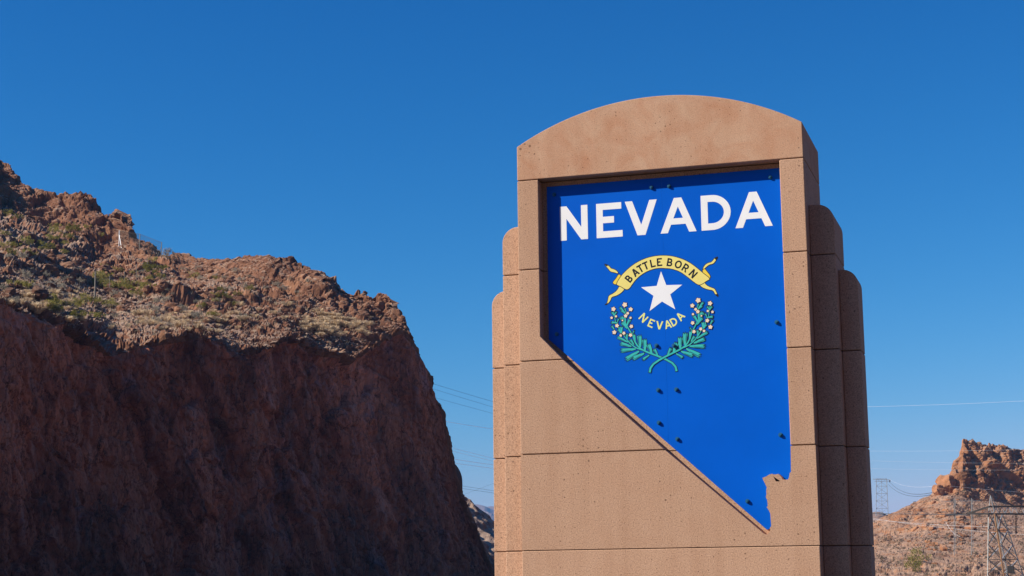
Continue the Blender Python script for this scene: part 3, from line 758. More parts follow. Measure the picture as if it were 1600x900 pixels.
# --- lettering outlines on a unit box, stroke t relative to the height
def glyph(ch, w, h, t):
    k = t
    if ch == 'N':
        s = k * 1.18
        return [[(0, 0), (k, 0), (k, h - s * 1.62), (w - k * 1.04, 0), (w, 0), (w, h), (w - k, h), (w - k, s * 1.62), (k * 1.04, h), (0, h)]]
    if ch == 'E':
        return [[(0, 0), (w, 0), (w, k * .98), (k, k * .98), (k, h / 2 - k * .40), (w * .68, h / 2 - k * .40), (w * .68, h / 2 + k * .58), (k, h / 2 + k * .58), (k, h - k * .98), (w * .97, h - k * .98), (w * .97, h), (0, h)]]
    if ch == 'L':
        return [[(0, 0), (w, 0), (w, k), (k, k), (k, h), (0, h)]]
    if ch == 'T':
        return [[(w / 2 - k / 2, 0), (w / 2 + k / 2, 0), (w / 2 + k / 2, h - k), (w, h - k), (w, h), (0, h), (0, h - k), (w / 2 - k / 2, h - k)]]
    if ch == 'V':
        q = k * 1.10
        return [[(w / 2 - q * .55, 0), (w / 2 + q * .55, 0), (w, h), (w - q * 1.02, h), (w / 2, h * .30 if k > .15 * h else h * .2), (q * 1.02, h), (0, h)]]
    if ch == 'A':
        q = k * 1.08
        def xi(z): return w / 2 - q * .52 + 0 - (w / 2 - q * .52) * (1 - z / h)       # outer left edge
        zb0, zb1 = h * .235, h * .235 + k * .92
        sl = (w / 2 - q * .52) / h
        inner = lambda z: xi(z) + q * 1.02
        ztop = min(h - k * 1.3, (w / 2 - q * 1.02) / sl)
        return [[(0, 0), (q * 1.02, 0), (inner(zb0), zb0), (w - inner(zb0), zb0), (w - q * 1.02, 0), (w, 0), (w / 2 + q * .52, h), (w / 2 - q * .52, h)],
                [(inner(zb1), zb1), (w / 2, ztop), (w - inner(zb1), zb1)]]
    if ch == 'D':
        r = h / 2; xs = max(w - r * 1.05, k)
        out = [(0, 0), (xs * .9, 0)] + [(xs + (w - xs) * math.cos(a), r + r * math.sin(a)) for a in np.linspace(-math.pi / 2 + .12, math.pi / 2 - .12, 22)] + [(xs * .9, h), (0, h)]
        inn = [(k, k), (k, h - k), (xs * .9, h - k)] + [(xs + (w - xs - k) * math.cos(a), r + (r - k) * math.sin(a)) for a in np.linspace(math.pi / 2 - .12, -math.pi / 2 + .12, 22)] + [(xs * .9, k)]
        return [out, inn]
    if ch == 'O':
        out = [(w / 2 + w / 2 * math.cos(a), h / 2 + h / 2 * math.sin(a)) for a in np.linspace(0, 2 * math.pi, 28)[:-1]]
        inn = [(w / 2 + (w / 2 - k) * math.cos(a), h / 2 + (h / 2 - k) * math.sin(a)) for a in np.linspace(2 * math.pi, 0, 28)[:-1]]
        return [out, inn]
    def bowl(x0, z0, z1, xr, inset=0.0):
        r = (z1 - z0) / 2 - inset; xs = max(xr - (z1 - z0) / 2, x0 + .01)
        return [(xs + (xr - xs - inset) * math.cos(a), (z0 + z1) / 2 + r * math.sin(a)) for a in np.linspace(-math.pi / 2, math.pi / 2, 12)]
    zm = h * .50
    if ch == 'B':
        lower = bowl(0, 0, zm + k / 2, w); upper = bowl(0, zm - k / 2, h, w * .93)
        lo = [p for p in lower if p[1] < zm]; up = [p for p in upper if p[1] > zm]
        out = [(0, 0)] + lo + [(w * .86, zm)] + up + [(0, h)]
        i1 = [(k, k)] + bowl(k, 0, zm + k / 2, w, k) + [(k, zm - k / 2)]
        i2 = [(k, zm + k / 2)] + bowl(k, zm - k / 2, h, w * .93, k) + [(k, h - k)]
        return [out, list(reversed(i1)), list(reversed(i2))]
    if ch == 'R':
        up = bowl(0, zm - k * .7, h, w * .95)
        out = [(0, 0), (k, 0), (k, zm - k * .7), (w * .48, zm - k * .7), (w - k * 1.15, 0), (w, 0), (w * .66, zm - k * .55)] + [p for p in up if p[1] > zm - k * .4] + [(0, h)]
        i2 = [(k, zm + k * .3)] + bowl(k, zm - k * .7, h, w * .95, k) + [(k, h - k)]
        return [out, list(reversed(i2))]

def xform(loops, ox, oz, ang=0.0):
    c, s = math.cos(ang), math.sin(ang)
    return [[(ox + x * c - z * s, oz + x * s + z * c) for x, z in lp] for lp in loops]

layer = [0]
def decal(name, loops, mat, parent, lift=None, th=0.0012):
    """Cut vinyl laid on the sheet; each piece lies a hair in front of the one before."""
    layer[0] += 1
    y = YP - 0.0014 - layer[0] * 0.00002 if lift is None else lift
    return prism(name, loops, y, YP - 0.0004 if layer[0] == 1 else y + th * .5, M[mat], parent)

# big state name
for ch, (x0, z0), (x1, z1) in D_BIG:
    h = 0.467
    decal("letter", xform(glyph(ch, x1 - x0, h, 0.0895), x0, 6.112), "white", panel)
# star
decal("star", [[tuple(p) for p in D_STAR]], "white", panel)

def grow(loop, d):
    """Offset a closed outline outwards."""
    n = len(loop); A = sum(loop[i][0] * loop[(i + 1) % n][1] - loop[(i + 1) % n][0] * loop[i][1] for i in range(n))
    s = 1 if A > 0 else -1
    out = []
    for i in range(n):
        p0, p1, p2 = Vector(loop[i - 1]), Vector(loop[i]), Vector(loop[(i + 1) % n])
        e1 = (p1 - p0); e2 = (p2 - p1)
        if e1.length < 1e-7 or e2.length < 1e-7: continue
        n1 = Vector((e1.y, -e1.x)).normalized() * s; n2 = Vector((e2.y, -e2.x)).normalized() * s
        b = n1 + n2
        if b.length < 0.3: b = n1
        b.normalize(); k = d / max(b.dot(n1), 0.5)
        out.append(tuple(p1 + b * k))
    return out

def smooth_loop(loop, it=1):
    for _ in range(it):
        o = []
        for i in range(len(loop)):
            a, b = loop[i], loop[(i + 1) % len(loop)]
            o += [(a[0] * .75 + b[0] * .25, a[1] * .75 + b[1] * .25), (a[0] * .25 + b[0] * .75, a[1] * .25 + b[1] * .75)]
        loop = o
    return loop

# ribbon banner
LW = 0.0085
for k in (1, 2, 4, 5, 0, 3):
    lp = smooth_loop([tuple(p) for p in D_TAILS[k]], 1)
    decal("ribbon_edge", [grow(lp, LW)], "black", panel)
    decal("ribbon_tail", [lp], "gold" if k in (0, 3) else "yellow", panel)
for t in D_TIPS:
    decal("ribbon_tip", [[tuple(p) for p in t]], "black", panel)
band = smooth_loop([tuple(p) for p in D_BAND], 1)
decal("banner_edge", [grow(band, LW)], "black", panel)
decal("banner", [band], "yellow", panel)
hb = 0.108
for (ch, w), (px_, pz_, deg) in zip((('B', .070), ('A', .086), ('T', .076), ('T', .076), ('L', .066), ('E', .072), ('B', .074), ('O', .094), ('R', .078), ('N', .080)), D_WORD1):
    lp = xform(xform(glyph(ch, w, hb, 0.0215), -w / 2, -hb / 2), px_, pz_, -R(deg))
    decal("banner_letter", lp, "black", panel)
for (ch, w), (px_, pz_, deg) in zip((('N', .088), ('E', .074), ('V', .092), ('A', .092), ('D', .084), ('A', .092)), D_WORD2):
    lp = xform(xform(glyph(ch, w, .108, 0.0185), -w / 2, -.054), px_, pz_, R(180 - deg))
    decal("motto_letter", lp, "pale_yellow", panel)

# sagebrush sprigs
def stroke(pts, w0, w1):
    n = len(pts); L_, R_ = [], []
    for i in range(n):
        a = Vector(pts[max(i - 1, 0)]); b = Vector(pts[min(i + 1, n - 1)])
        d = (b - a).normalized(); nn = Vector((-d.y, d.x)); w = (w0 + (w1 - w0) * i / (n - 1)) / 2
        p = Vector(pts[i]); L_.append(tuple(p + nn * w)); R_.append(tuple(p - nn * w))
    return L_ + list(reversed(R_))
def leaf_loop(b, t, w):
    b, t = Vector(b), Vector(t); d = t - b; L = d.length; d.normalize(); nn = Vector((-d.y, d.x))
    prof = [(0, .22), (.2, .36), (.45, .52), (.7, .60), (.84, .66), (1.0, .56), (.84, .20), (1.05, .02)]
    left = [b + d * L * s + nn * w * .74 * p for s, p in prof]
    right = [b + d * L * s - nn * w * .74 * p for s, p in prof[:-1]]
    return [tuple(p) for p in left] + [tuple(p) for p in reversed(right)]
def flower_loop(c, r, rot):
    return [(c[0] + r * (0.98 if i % 2 == 0 else 0.58) * math.cos(rot + i * math.pi / 10 * 2 * .5 * 2 / 1), c[1] + r * (0.98 if i % 2 == 0 else 0.58) * math.sin(rot + i * math.pi / 5)) for i in range(10)]
for side in (0, 1):
    def mx(p): return (p[0], p[1]) if side == 0 else (2 * D_AXIS - p[0], p[1])
    sA = [mx(p) for p in D_STEMA]; sB = [mx(p) for p in D_STEMB]
    EO = 0.0066
    leaves = [leaf_loop(mx(b), mx(t), w) for b, t, w in D_LEAVES]
    for lp in leaves: decal("leaf_edge", [grow(lp, EO)], "black", panel)
    decal("stem_edge", [grow(stroke(sA, .027, .014), EO)], "black", panel)
    decal("stem_edge", [grow(stroke(sB, .016, .008), EO)], "black", panel)
    for (b, t, w), lp in zip(D_LEAVES, leaves):
        decal("leaf", [lp], "teal", panel)
        bb, tt = Vector(mx(b)), Vector(mx(t)); d = tt - bb
        nn = Vector((-d.y, d.x)).normalized()
        if nn.y > 0: nn = -nn
        # the shaded half printed on every leaf
        decal("leaf_fold", [[tuple(bb + d * .25 + nn * w * .12), tuple(bb + d * .55 + nn * w * .10), tuple(bb + d * .9 + nn * w * .14), tuple(bb + d * .88 + nn * w * .36), tuple(bb + d * .6 + nn * w * .42), tuple(bb + d * .35 + nn * w * .32)]], "teal_dark", panel)
    decal("stem", [stroke(sA, .027, .014)], "teal", panel)
    decal("stem", [stroke(sB, .016, .008)], "teal", panel)
    for i, (x, z, r) in enumerate(D_FLOWERS):
        c = mx((x, z)); lp = smooth_loop(flower_loop(c, r, i * .7), 1)
        decal("flower_edge", [grow(lp, 0.0058)], "black", panel)
        decal("flower", [lp], "cream", panel)

# ------------------------------------------------------------------ things on the slopes
def hit(bvh, px, py):
    d = Vector(pix_dir(px, py)); o = Vector(CAM)
    p, n, i, t = bvh.ray_cast(o, d.normalized(), 3000)
    return p, n

# chain-link fence along the slope
Z = Vector((0, 0, 1))
def on_cliff(px, py):
    p, n = hit(cliff_bvh, px, py)
    k = 0
    while (p is None or (p - Vector(CAM)).length > 260) and k < 12:
        k += 1; p, n = hit(cliff_bvh, px, py + 2 * k)
    return p if p is not None else Vector(at(px, py, 180))
fp = [on_cliff(186, 384), on_cliff(218, 390), on_cliff(252, 404)]
fence = empty("chain_link_fence", fp[0]); tag(fence, "chain-link fence with a white end post crossing the ridge below the crag", "fence")
tops = []
for k, p in enumerate(fp):
    h = 1.75
    bar("post", p - Z * .4, p + Z * h, 0.055 if k == 0 else 0.042, M["post"] if k == 0 else M["post_tan"], fence, 8)
    tops.append(p + Z * h)
d01 = (fp[1] - fp[0]).normalized()
bar("brace", fp[0] + Z * 1.25, fp[0] + d01 * 1.1 + Z * (0.05 + (d01.z * 1.1)), 0.04, M["post"], fence, 6)
bar("brace", fp[2] + Z * 1.3, fp[2] - (fp[2] - fp[1]).normalized() * 1.3, 0.03, M["post_tan"], fence, 6)
for a, b in zip(tops[:-1], tops[1:]):
    bar("top_rail", a - Z * .03, b - Z * .03, 0.013, M["steel_dark"], fence, 6)
for (a, b) in zip(fp[:-1], fp[1:]):
    bm = bmesh.new()
    L = (b - a).length; u = (b - a) / L; H = 1.6; st = 0.22
    k = -int(H / st)
    while k * st < L:
        for sg in (1, -1):
            s0 = k * st; s1 = s0 + H
            c0, c1 = max(s0, 0), min(s1, L)
            if c1 > c0:
                z0, z1 = (c0 - s0), (c1 - s0)
                if sg < 0: z0, z1 = H - z0, H - z1
                bar_geo(bm, a + u * c0 + Z * (z0 + .08), a + u * c1 + Z * (z1 + .08), 0.005, 3)
        k += 1
    for zz in (0.12, 0.8, 1.66):
        bar_geo(bm, a + Z * zz, b + Z * zz, 0.009, 3)
    tag(bm_obj("wire_mesh", bm, M["mesh_wire"], fence), kind='stuff')
# the lower run of posts coming down the slope
lowp = [on_cliff(148, 466), on_cliff(171, 455), on_cliff(194, 448), on_cliff(213, 436), on_cliff(230, 425)]
f2 = empty("wire_fence", lowp[0]); tag(f2, "thin wire fence running down the slope from a tall braced pale post", "fence")
for k, p in enumerate(lowp):
    h = (2.3, 1.45, 1.5, 1.45, 1.4)[k]
    bar("post", p - Z * .4, p + Z * h, 0.06 if k == 0 else 0.03, M["post_tan"], f2, 8)
bar("brace", lowp[0] + Z * 1.6, lowp[0] + (lowp[1] - lowp[0]).normalized() * .75, 0.04, M["post_tan"], f2, 6)
for zz in (0.45, 0.9, 1.35):
    for a, b in zip(lowp[:-1], lowp[1:]):
        bar("strand", a + Z * zz, b + Z * zz, 0.008, M["mesh_wire"], f2, 3)

# ---- shrubs and tufts
def tuft_mesh(name, mat, seed, n, spread, h, w, flop):
    rnd = random.Random(seed); V, Fc = [], []
    for _ in range(n):
        a = rnd.uniform(0, 2 * math.pi); r0 = spread * .35 * math.sqrt(rnd.random())
        b = Vector((r0 * math.cos(a), r0 * math.sin(a), -.08))
        a2 = a + rnd.gauss(0, .5); hh = h * rnd.uniform(.55, 1.0); out = spread * rnd.uniform(.2, 1.0)
        m_ = b + Vector((math.cos(a2) * out * .45, math.sin(a2) * out * .45, hh * .7))
        t = b + Vector((math.cos(a2) * out, math.sin(a2) * out, hh * (1 - flop * out / spread)))
        sd = Vector((-math.sin(a2 + rnd.uniform(-.8, .8)), math.cos(a2), rnd.uniform(-.3, .3))).normalized() * w * rnd.uniform(.6, 1.2)
        k = len(V); V += [b - sd, b + sd, m_ + sd, m_ - sd, t]
        Fc += [(k, k + 1, k + 2), (k, k + 2, k + 3), (k + 3, k + 2, k + 4)]
    me = arr_mesh(name, np.array([tuple(v) for v in V]), np.array(Fc), False); me.materials.append(M[mat]); return me
def bush_mesh(name, mat, seed, n, rad, h, leaf):
    rnd = random.Random(seed); V, Fc = [], []
    for _ in range(14):                                     # woody stems
        a = rnd.uniform(0, 2 * math.pi); t = Vector((math.cos(a) * rad * .7, math.sin(a) * rad * .7, h * rnd.uniform(.5, .9)))
        s = Vector((-math.sin(a), math.cos(a), 0)) * .012
        k = len(V); V += [-s + Vector((0, 0, -.1)), s + Vector((0, 0, -.1)), t]; Fc += [(k, k + 1, k + 2)]
    clumps = [(rnd.uniform(0, 6.28), rad * math.sqrt(rnd.random()), h * rnd.uniform(.25, 1.0)) for _ in range(11)]
    for _ in range(n):
        a, r_, z = rnd.choice(clumps)
        c = Vector((r_ * math.cos(a), r_ * math.sin(a), z * (1 - .35 * (r_ / rad) ** 2))) + Vector((rnd.gauss(0, rad * .17), rnd.gauss(0, rad * .17), rnd.gauss(0, h * .12)))
        c.z = max(c.z, 0.02)
        e1 = Vector((rnd.gauss(0, 1), rnd.gauss(0, 1), rnd.gauss(0, 1))).normalized() * leaf
        e2 = Vector((rnd.gauss(0, 1), rnd.gauss(0, 1), rnd.gauss(0, 1))).normalized() * leaf * .5
        k = len(V); V += [c - e1, c + e2, c + e1, c - e2]; Fc += [(k, k + 1, k + 2), (k, k + 2, k + 3)]
    me = arr_mesh(name, np.array([tuple(v) for v in V]), np.array(Fc), False); me.materials.append(M[mat]); return me
GREEN = [bush_mesh("desert_shrub", "green", s, 260, .62, .75, .085) for s in (1, 2, 3)]
GREY = [bush_mesh("brush", "grey", s, 220, .50, .50, .07) for s in (11, 12, 13)]
DRY = [tuft_mesh("grass_tuft", "dry", s, 110, .60, .55, .022, .55) for s in (21, 22, 23)]

ORD = ["leftmost", "second from the left", "third from the left", "fourth from the left", "fifth from the left", "sixth from the left", "seventh from the left",
       "eighth from the left", "ninth from the left", "tenth from the left", "eleventh from the left", "twelfth from the left", "thirteenth from the left", "fourteenth from the left",
       "fifteenth from the left", "sixteenth from the left", "seventeenth from the left", "rightmost"]
def ordinal(k, n):
    return "rightmost" if k == n - 1 and n > 1 else ORD[min(k, 16)]

def sample(bvh, cx, cy, sx, sy, cnt, minz, avoid=0.0):
    """Spots on a slope inside a soft patch, seen from the road, sorted left to right."""
    out = []; tries = 0
    while len(out) < cnt and tries < cnt * 30:
        tries += 1
        px, py = rnd.gauss(cx, sx * .6), rnd.gauss(cy, sy * .6)
        if px < 4 or px > 1598: continue
        p, n = hit(bvh, px, py)
        if p is None or n.z < minz: continue
        if avoid and any(abs(q[0] - px) < avoid * .5 and abs(q[1] - py) < avoid for q in out): continue
        out.append((px, py, p))
    return sorted(out, key=lambda q: q[0])

def joined(name, spots, protos, s0, s1, kind_mat, tiltr=0.0, sink=0.0, power=1.0):
    """Many small copies as one piece of ground cover."""
    Vs, Fs = [], []; off = 0
    data = []
    for me in protos:
        V = np.empty(len(me.vertices) * 3, np.float32); me.vertices.foreach_get("co", V)
        F = np.array([list(p.vertices) for p in me.polygons]); data.append((V.reshape(-1, 3), F))
    for px, py, p in spots:
        V, F = rnd.choice(data); s = s0 + (s1 - s0) * rnd.random() ** power; c, d = math.cos(rnd.uniform(0, 6.28)), 0
        an = rnd.uniform(0, 6.28); c, d = math.cos(an), math.sin(an)
        W = V * s * np.array([rnd.uniform(.8, 1.2), 1, rnd.uniform(.8, 1.15)])
        W = np.stack([W[:, 0] * c - W[:, 1] * d, W[:, 0] * d + W[:, 1] * c, W[:, 2] - sink * s], 1) + np.array(p)
        Vs.append(W); Fs.append(F + off); off += len(W)
    me = arr_mesh(name, np.concatenate(Vs), np.concatenate(Fs), False); me.materials.append(kind_mat)
    o = bpy.data.objects.new(name, me); COL.objects.link(o); tag(o, kind='stuff')

rnd = random.Random(5)
CLUSTERS = [
 # protos, name, category, label, group, centre px, spread px, count, size range
 (GREEN, "desert_shrub", "shrub", "olive shrub under the dark crag at the left edge", "shrubs at the left edge of the slope", (30, 396), (34, 40), 14, (.7, 1.25)),
 (GREEN, "desert_shrub", "shrub", "yellow-green shrub right of the tall braced fence post", "shrubs beside the braced post", (188, 448), (34, 15), 17, (.6, 1.2)),
 (GREEN, "desert_shrub", "shrub", "yellow-green shrub on gravel above the lowest lip dip", "shrubs above the dip of the lip", (105, 482), (40, 17), 14, (.6, 1.15)),
 (GREEN, "desert_shrub", "shrub", "green shrub at the foot of the crag", "shrubs under the crag", (110, 368), (46, 20), 13, (.6, 1.1)),
 (GREEN, "desert_shrub", "shrub", "green shrub below the chain-link fence", "shrubs below the chain-link fence", (240, 428), (22, 15), 9, (.5, 1.0)),
 (GREEN, "desert_shrub", "shrub", "small olive shrub among pale grass mid slope", "olive shrubs mid slope", (352, 462), (48, 24), 14, (.5, 1.0)),
 (GREY, "brush", "brush", "grey dry bush on the gravelly left slope", "grey bushes on the left slope", (90, 436), (80, 48), 17, (.7, 1.2)),
 (GREY, "brush", "brush", "grey dry bush among pale grass mid slope", "grey bushes mid slope", (300, 482), (90, 28), 17, (.6, 1.1)),
 (GREY, "brush", "brush", "grey dry bush among red rocks along the cliff top", "grey bushes among the red rocks", (430, 442), (90, 22), 14, (.5, 1.0)),
]
for protos, name, cat, label, group, (cx, cy), (sx, sy), cnt, (s0, s1) in CLUSTERS:
    spots = sample(cliff_bvh, cx, cy, sx, sy, cnt, 0.25, 6.0)
    for k, (px, py, p) in enumerate(spots):
        o = bpy.data.objects.new(name, rnd.choice(protos)); COL.objects.link(o)
        s = rnd.uniform(s0, s1) * (0.75 + .25 * (p - Vector(CAM)).length / 150)
        o.location = p; o.rotation_euler = (0, 0, rnd.uniform(0, 6.28)); o.scale = (s, s, s * rnd.uniform(.8, 1.1))
        tag(o, label + ", " + ordinal(k, len(spots)), cat, group)
# dry grass and low grey brush that cover the open ground
tufts = []
for cx, cy, sx, sy, cnt in ((265, 502, 76, 14, 55), (512, 506, 30, 16, 95), (70, 476, 70, 18, 28), (390, 490, 60, 16, 12), (560, 512, 26, 10, 22)):
    tufts += sample(cliff_bvh, cx, cy, sx, sy, cnt, .25)
joined("grass_tufts", tufts, DRY, .5, 1.25, M["dry"])
joined("low_brush", sample(cliff_bvh, 200, 465, 180, 50, 50, .25), GREY, .3, .7, M["grey"])
# lone bush against the sky at the end of the fence
p = on_cliff(262, 404)
o = bpy.data.objects.new("desert_shrub", GREY[0]); COL.objects.link(o); o.location = p; o.scale = (1.3, 1.3, 2.0)
tag(o, "thin grey bush standing against the sky at the right end of the chain-link fence", "bush")

# short grass that nobody could count
V, Fc = [], []
cnt = 0
rnd = random.Random(9)
while cnt < 800:
    cx, cy, sx, sy = rnd.choice([(270, 495, 110, 26), (515, 508, 45, 22), (80, 462, 90, 30), (150, 450, 110, 30), (400, 480, 120, 35)])
    cnt += 1
    p, n = hit(cliff_bvh, rnd.gauss(cx, sx * .6), rnd.gauss(cy, sy * .6))
    if p is None or n.z < .3: continue
    for _ in range(7):
        b = p + Vector((rnd.gauss(0, .12), rnd.gauss(0, .12), -.04)); t = b + Vector((rnd.gauss(0, .13), rnd.gauss(0, .13), rnd.uniform(.12, .38)))
        sd = Vector((rnd.gauss(0, 1), rnd.gauss(0, 1), 0)).normalized() * .02
        k = len(V); V += [tuple(b - sd), tuple(b + sd), tuple(t)]; Fc.append((k, k + 1, k + 2))
me = arr_mesh("dry_grass", np.array(V), np.array(Fc), False); me.materials.append(M["dry"])
o = bpy.data.objects.new("dry_grass", me); COL.objects.link(o); tag(o, kind='stuff')

# low scrub and stones speckling the right-hand hillside
V, Fc = [], []
for _ in range(1200):
    p, n = hit(right_bvh, rnd.uniform(1360, 1605), rnd.uniform(765, 905))
    if p is None or n.z < .25: continue
    s = .12 + .4 * rnd.random() ** 3
    for _ in range(12):
        c = p + Vector((rnd.gauss(0, s * .6), rnd.gauss(0, s * .6), abs(rnd.gauss(0, s * .5))))
        e1 = Vector((rnd.gauss(0, 1), rnd.gauss(0, 1), rnd.gauss(0, 1))).normalized() * s * .45
        e2 = Vector((rnd.gauss(0, 1), rnd.gauss(0, 1), rnd.gauss(0, 1))).normalized() * s * .45
        k = len(V); V += [tuple(c - e1), tuple(c + e2), tuple(c + e1)]; Fc.append((k, k + 1, k + 2))
me = arr_mesh("scrub", np.array(V), np.array(Fc), False); me.materials.append(M["scrub"])
o = bpy.data.objects.new("scrub", me); COL.objects.link(o); tag(o, kind='stuff')

# ---- loose boulders
def boulder_mesh(seed, mat):
    bm = bmesh.new(); bmesh.ops.create_icosphere(bm, subdivisions=3, radius=1.0)
    P = np.array([v.co[:] for v in bm.verts]); off = seed * 3.7
    # chop with random planes for flat broken faces, then roughen
    rs = np.random.RandomState(seed)
    for _ in range(11):
        nrm = rs.normal(size=3); nrm /= np.linalg.norm(nrm); lim = rs.uniform(.55, .9)
        dd = P @ nrm; P = P - np.maximum(dd - lim, 0)[:, None] * nrm[None]
    P = P * (1 + .16 * noise3(P * 2.2 + off) + .07 * noise3(P * 5 + off))[:, None]
    P *= np.array([1.0, .8, .72])
    for v, q in zip(bm.verts, P): v.co = q
    me = bpy.data.meshes.new("boulder"); bm.to_mesh(me); bm.free(); me.materials.append(M[mat]); return me
BL = [boulder_mesh(s, "boulder") for s in range(1, 6)]
BR = [boulder_mesh(s, "butte") for s in range(6, 9)]
ROCKS = [
 ("loose brown rock on the stony left slope", "loose rocks below the crag", (95, 420), (95, 45), 17, 120, (.55, 1.1), cliff_bvh, BL, "boulder"),
 ("broken red rock among grass mid slope", "broken rocks mid slope", (310, 460), (110, 40), 17, 90, (.45, .85), cliff_bvh, BL, "boulder"),
 ("red rock on the rim near the cliff's right end", "rocks near the cliff end", (530, 480), (75, 28), 14, 40, (.45, .9), cliff_bvh, BL, "boulder"),
 ("rusty boulder on the hillside by the lattice tower", "boulders on the right hillside", (1490, 825), (75, 40), 17, 160, (.7, 1.4), right_bvh, BR, "butte"),
]
for label, group, (cx, cy), (sx, sy), cnt, small, (s0, s1), bvh, protos, mt in ROCKS:
    spots = sample(bvh, cx, cy, sx, sy, cnt, .2, 7.0)
    for k, (px, py, p) in enumerate(spots):
        o = bpy.data.objects.new("boulder", rnd.choice(protos)); COL.objects.link(o)
        s = rnd.uniform(s0, s1)
        o.location = p - Z * s * .15; o.scale = (s * rnd.uniform(.8, 1.2), s, s * rnd.uniform(.7, 1.1)); o.rotation_euler = (rnd.uniform(-.3, .3), rnd.uniform(-.3, .3), rnd.uniform(0, 6.28))
        tag(o, label + ", " + ordinal(k, len(spots)), "rock", group)
    joined("rubble", sample(bvh, cx, cy, sx * 1.1, sy * 1.1, small, .2), protos, .2, .75, M[mt], sink=.15, power=2.0)
# balanced stones on the skyline left of the butte
for px, py, s, label in ((1479, 760, 2.6, "large rusty boulder perched on the skyline against the butte"), (1466, 767, 1.7, "small dark boulder on the skyline, leftmost of the pair by the butte")):
    p, n = hit(right_bvh, px, py + 6)
    if p is None: continue
    o = bpy.data.objects.new("boulder", BR[1]); COL.objects.link(o); o.location = p + Z * s * .4; o.scale = (s, s, s * 1.1); o.rotation_euler = (.2, .1, px)
    tag(o, label, "rock")
# dark thorny bush on the right hillside
for px, py, s, label in ((1437, 880, 2.6, "dark bush low on the sunlit hillside near the monument"), (1428, 893, 2.0, "low dark bush at the bottom of the hillside near the monument")):
    p, n = hit(right_bvh, px, py)
    if p is None: continue
    o = bpy.data.objects.new("desert_shrub", bush_mesh("desert_shrub", "green", int(px), 420, .62, .75, .06)); COL.objects.link(o); o.location = p; o.scale = (s, s, s * 1.2)
    tag(o, label, "shrub")

# ------------------------------------------------------------------ lattice towers
TD = 235.0
def tp(px, py, off=0.0): return Vector(at(px, py, TD + off))
base = tp(1580, 930); base.z = 0
tw = empty("lattice_tower", base); tag(tw, "rusty steel lattice transmission tower with a wide truss arm in front of the rocky hill", "tower")
def tbar(name, a, b, r, mat): return bar(name, a, b, r, M[mat], tw, 4)
Lt, Ct, Rt_, Bt = tp(1544.5, 803, -1.5), tp(1554, 803, -3.5), tp(1566, 803, 1.0), tp(1556, 803, 3.0)
Lb, Cb, Rb, Bb = tp(1542.5, 955, -3), tp(1577, 955, -6), tp(1618, 955, 2), tp(1585, 955, 5)
tbar("leg", Lb, Lt, .075, "steel"); tbar("leg", Cb, Ct, .12, "steel_rust"); tbar("leg", Bb, Bt, .11, "steel"); tbar("leg", Rb, Rt_, .08, "steel")
def lerp(a, b, t): return a + (b - a) * t
lv = [0.0, .17, .32, .47, .62, .80]
for i in range(len(lv) - 1):
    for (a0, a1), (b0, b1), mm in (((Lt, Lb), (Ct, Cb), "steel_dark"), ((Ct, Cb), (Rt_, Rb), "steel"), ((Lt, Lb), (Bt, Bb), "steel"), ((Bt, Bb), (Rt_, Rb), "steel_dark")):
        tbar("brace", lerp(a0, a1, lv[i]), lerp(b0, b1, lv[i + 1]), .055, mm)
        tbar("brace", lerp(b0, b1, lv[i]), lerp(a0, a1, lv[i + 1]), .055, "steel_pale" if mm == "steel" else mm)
        if i % 2 == 1: tbar("strut", lerp(a0, a1, lv[i]), lerp(b0, b1, lv[i]), .05, "steel_dark")
# peak
pk = tp(1547.5, 774.5)
for q in (Lt, Ct, Rt_, Bt): tbar("peak_bar", lerp(q, pk, .1), pk, .055, "steel")
# truss arm: tapered on the left, long on the right
armL = tp(1512, 802.5)
topc = [armL, tp(1546, 791.5, -2), tp(1575, 791.2, -2), tp(1606, 791.5, -2), tp(1640, 792, -2), tp(1690, 803)]
botc = [armL, tp(1546, 803, -2), tp(1575, 803, -2), tp(1606, 803.5, -2), tp(1640, 804, -2), tp(1690, 804)]
topd = [armL, tp(1546, 791.5, 2), tp(1575, 791.2, 2), tp(1606, 791.5, 2), tp(1640, 792, 2), tp(1690, 803)]
botd = [armL, tp(1546, 803, 2), tp(1575, 803, 2), tp(1606, 803.5, 2), tp(1640, 804, 2), tp(1690, 804)]
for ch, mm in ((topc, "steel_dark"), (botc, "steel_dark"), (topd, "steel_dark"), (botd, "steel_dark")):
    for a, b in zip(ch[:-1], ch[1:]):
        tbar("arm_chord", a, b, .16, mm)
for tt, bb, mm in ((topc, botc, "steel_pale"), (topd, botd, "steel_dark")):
    for k in range(1, len(tt) - 1):
        n_ = 3
        for s in range(n_):
            a = lerp(tt[k], tt[k + 1], s / n_); b = lerp(bb[k], bb[k + 1], (s + .5) / n_); c = lerp(tt[k], tt[k + 1], (s + 1) / n_)
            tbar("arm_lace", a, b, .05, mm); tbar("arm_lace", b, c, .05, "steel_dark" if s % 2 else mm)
for k in range(1, 5):
    tbar("strut", topc[k], topd[k], .05, "steel"); tbar("strut", botc[k], botd[k], .05, "steel")
def insulator(px, y0, y1, off):
    a, b = tp(px, y0, off), tp(px, y1, off)
    bm = bmesh.new(); n_ = 12
    for i in range(n_):
        t0 = lerp(a, b, i / n_); t1 = lerp(a, b, (i + .55) / n_)
        bar_geo(bm, t0, t1, .17, 8, .09)
    bar_geo(bm, a, b, .04, 6)
    return bm_obj("insulator", bm, M["insulator"], tw)
insulator(1587.5, 804, 835, 0)
insulator(1514, 803.5, 804.5, 0)
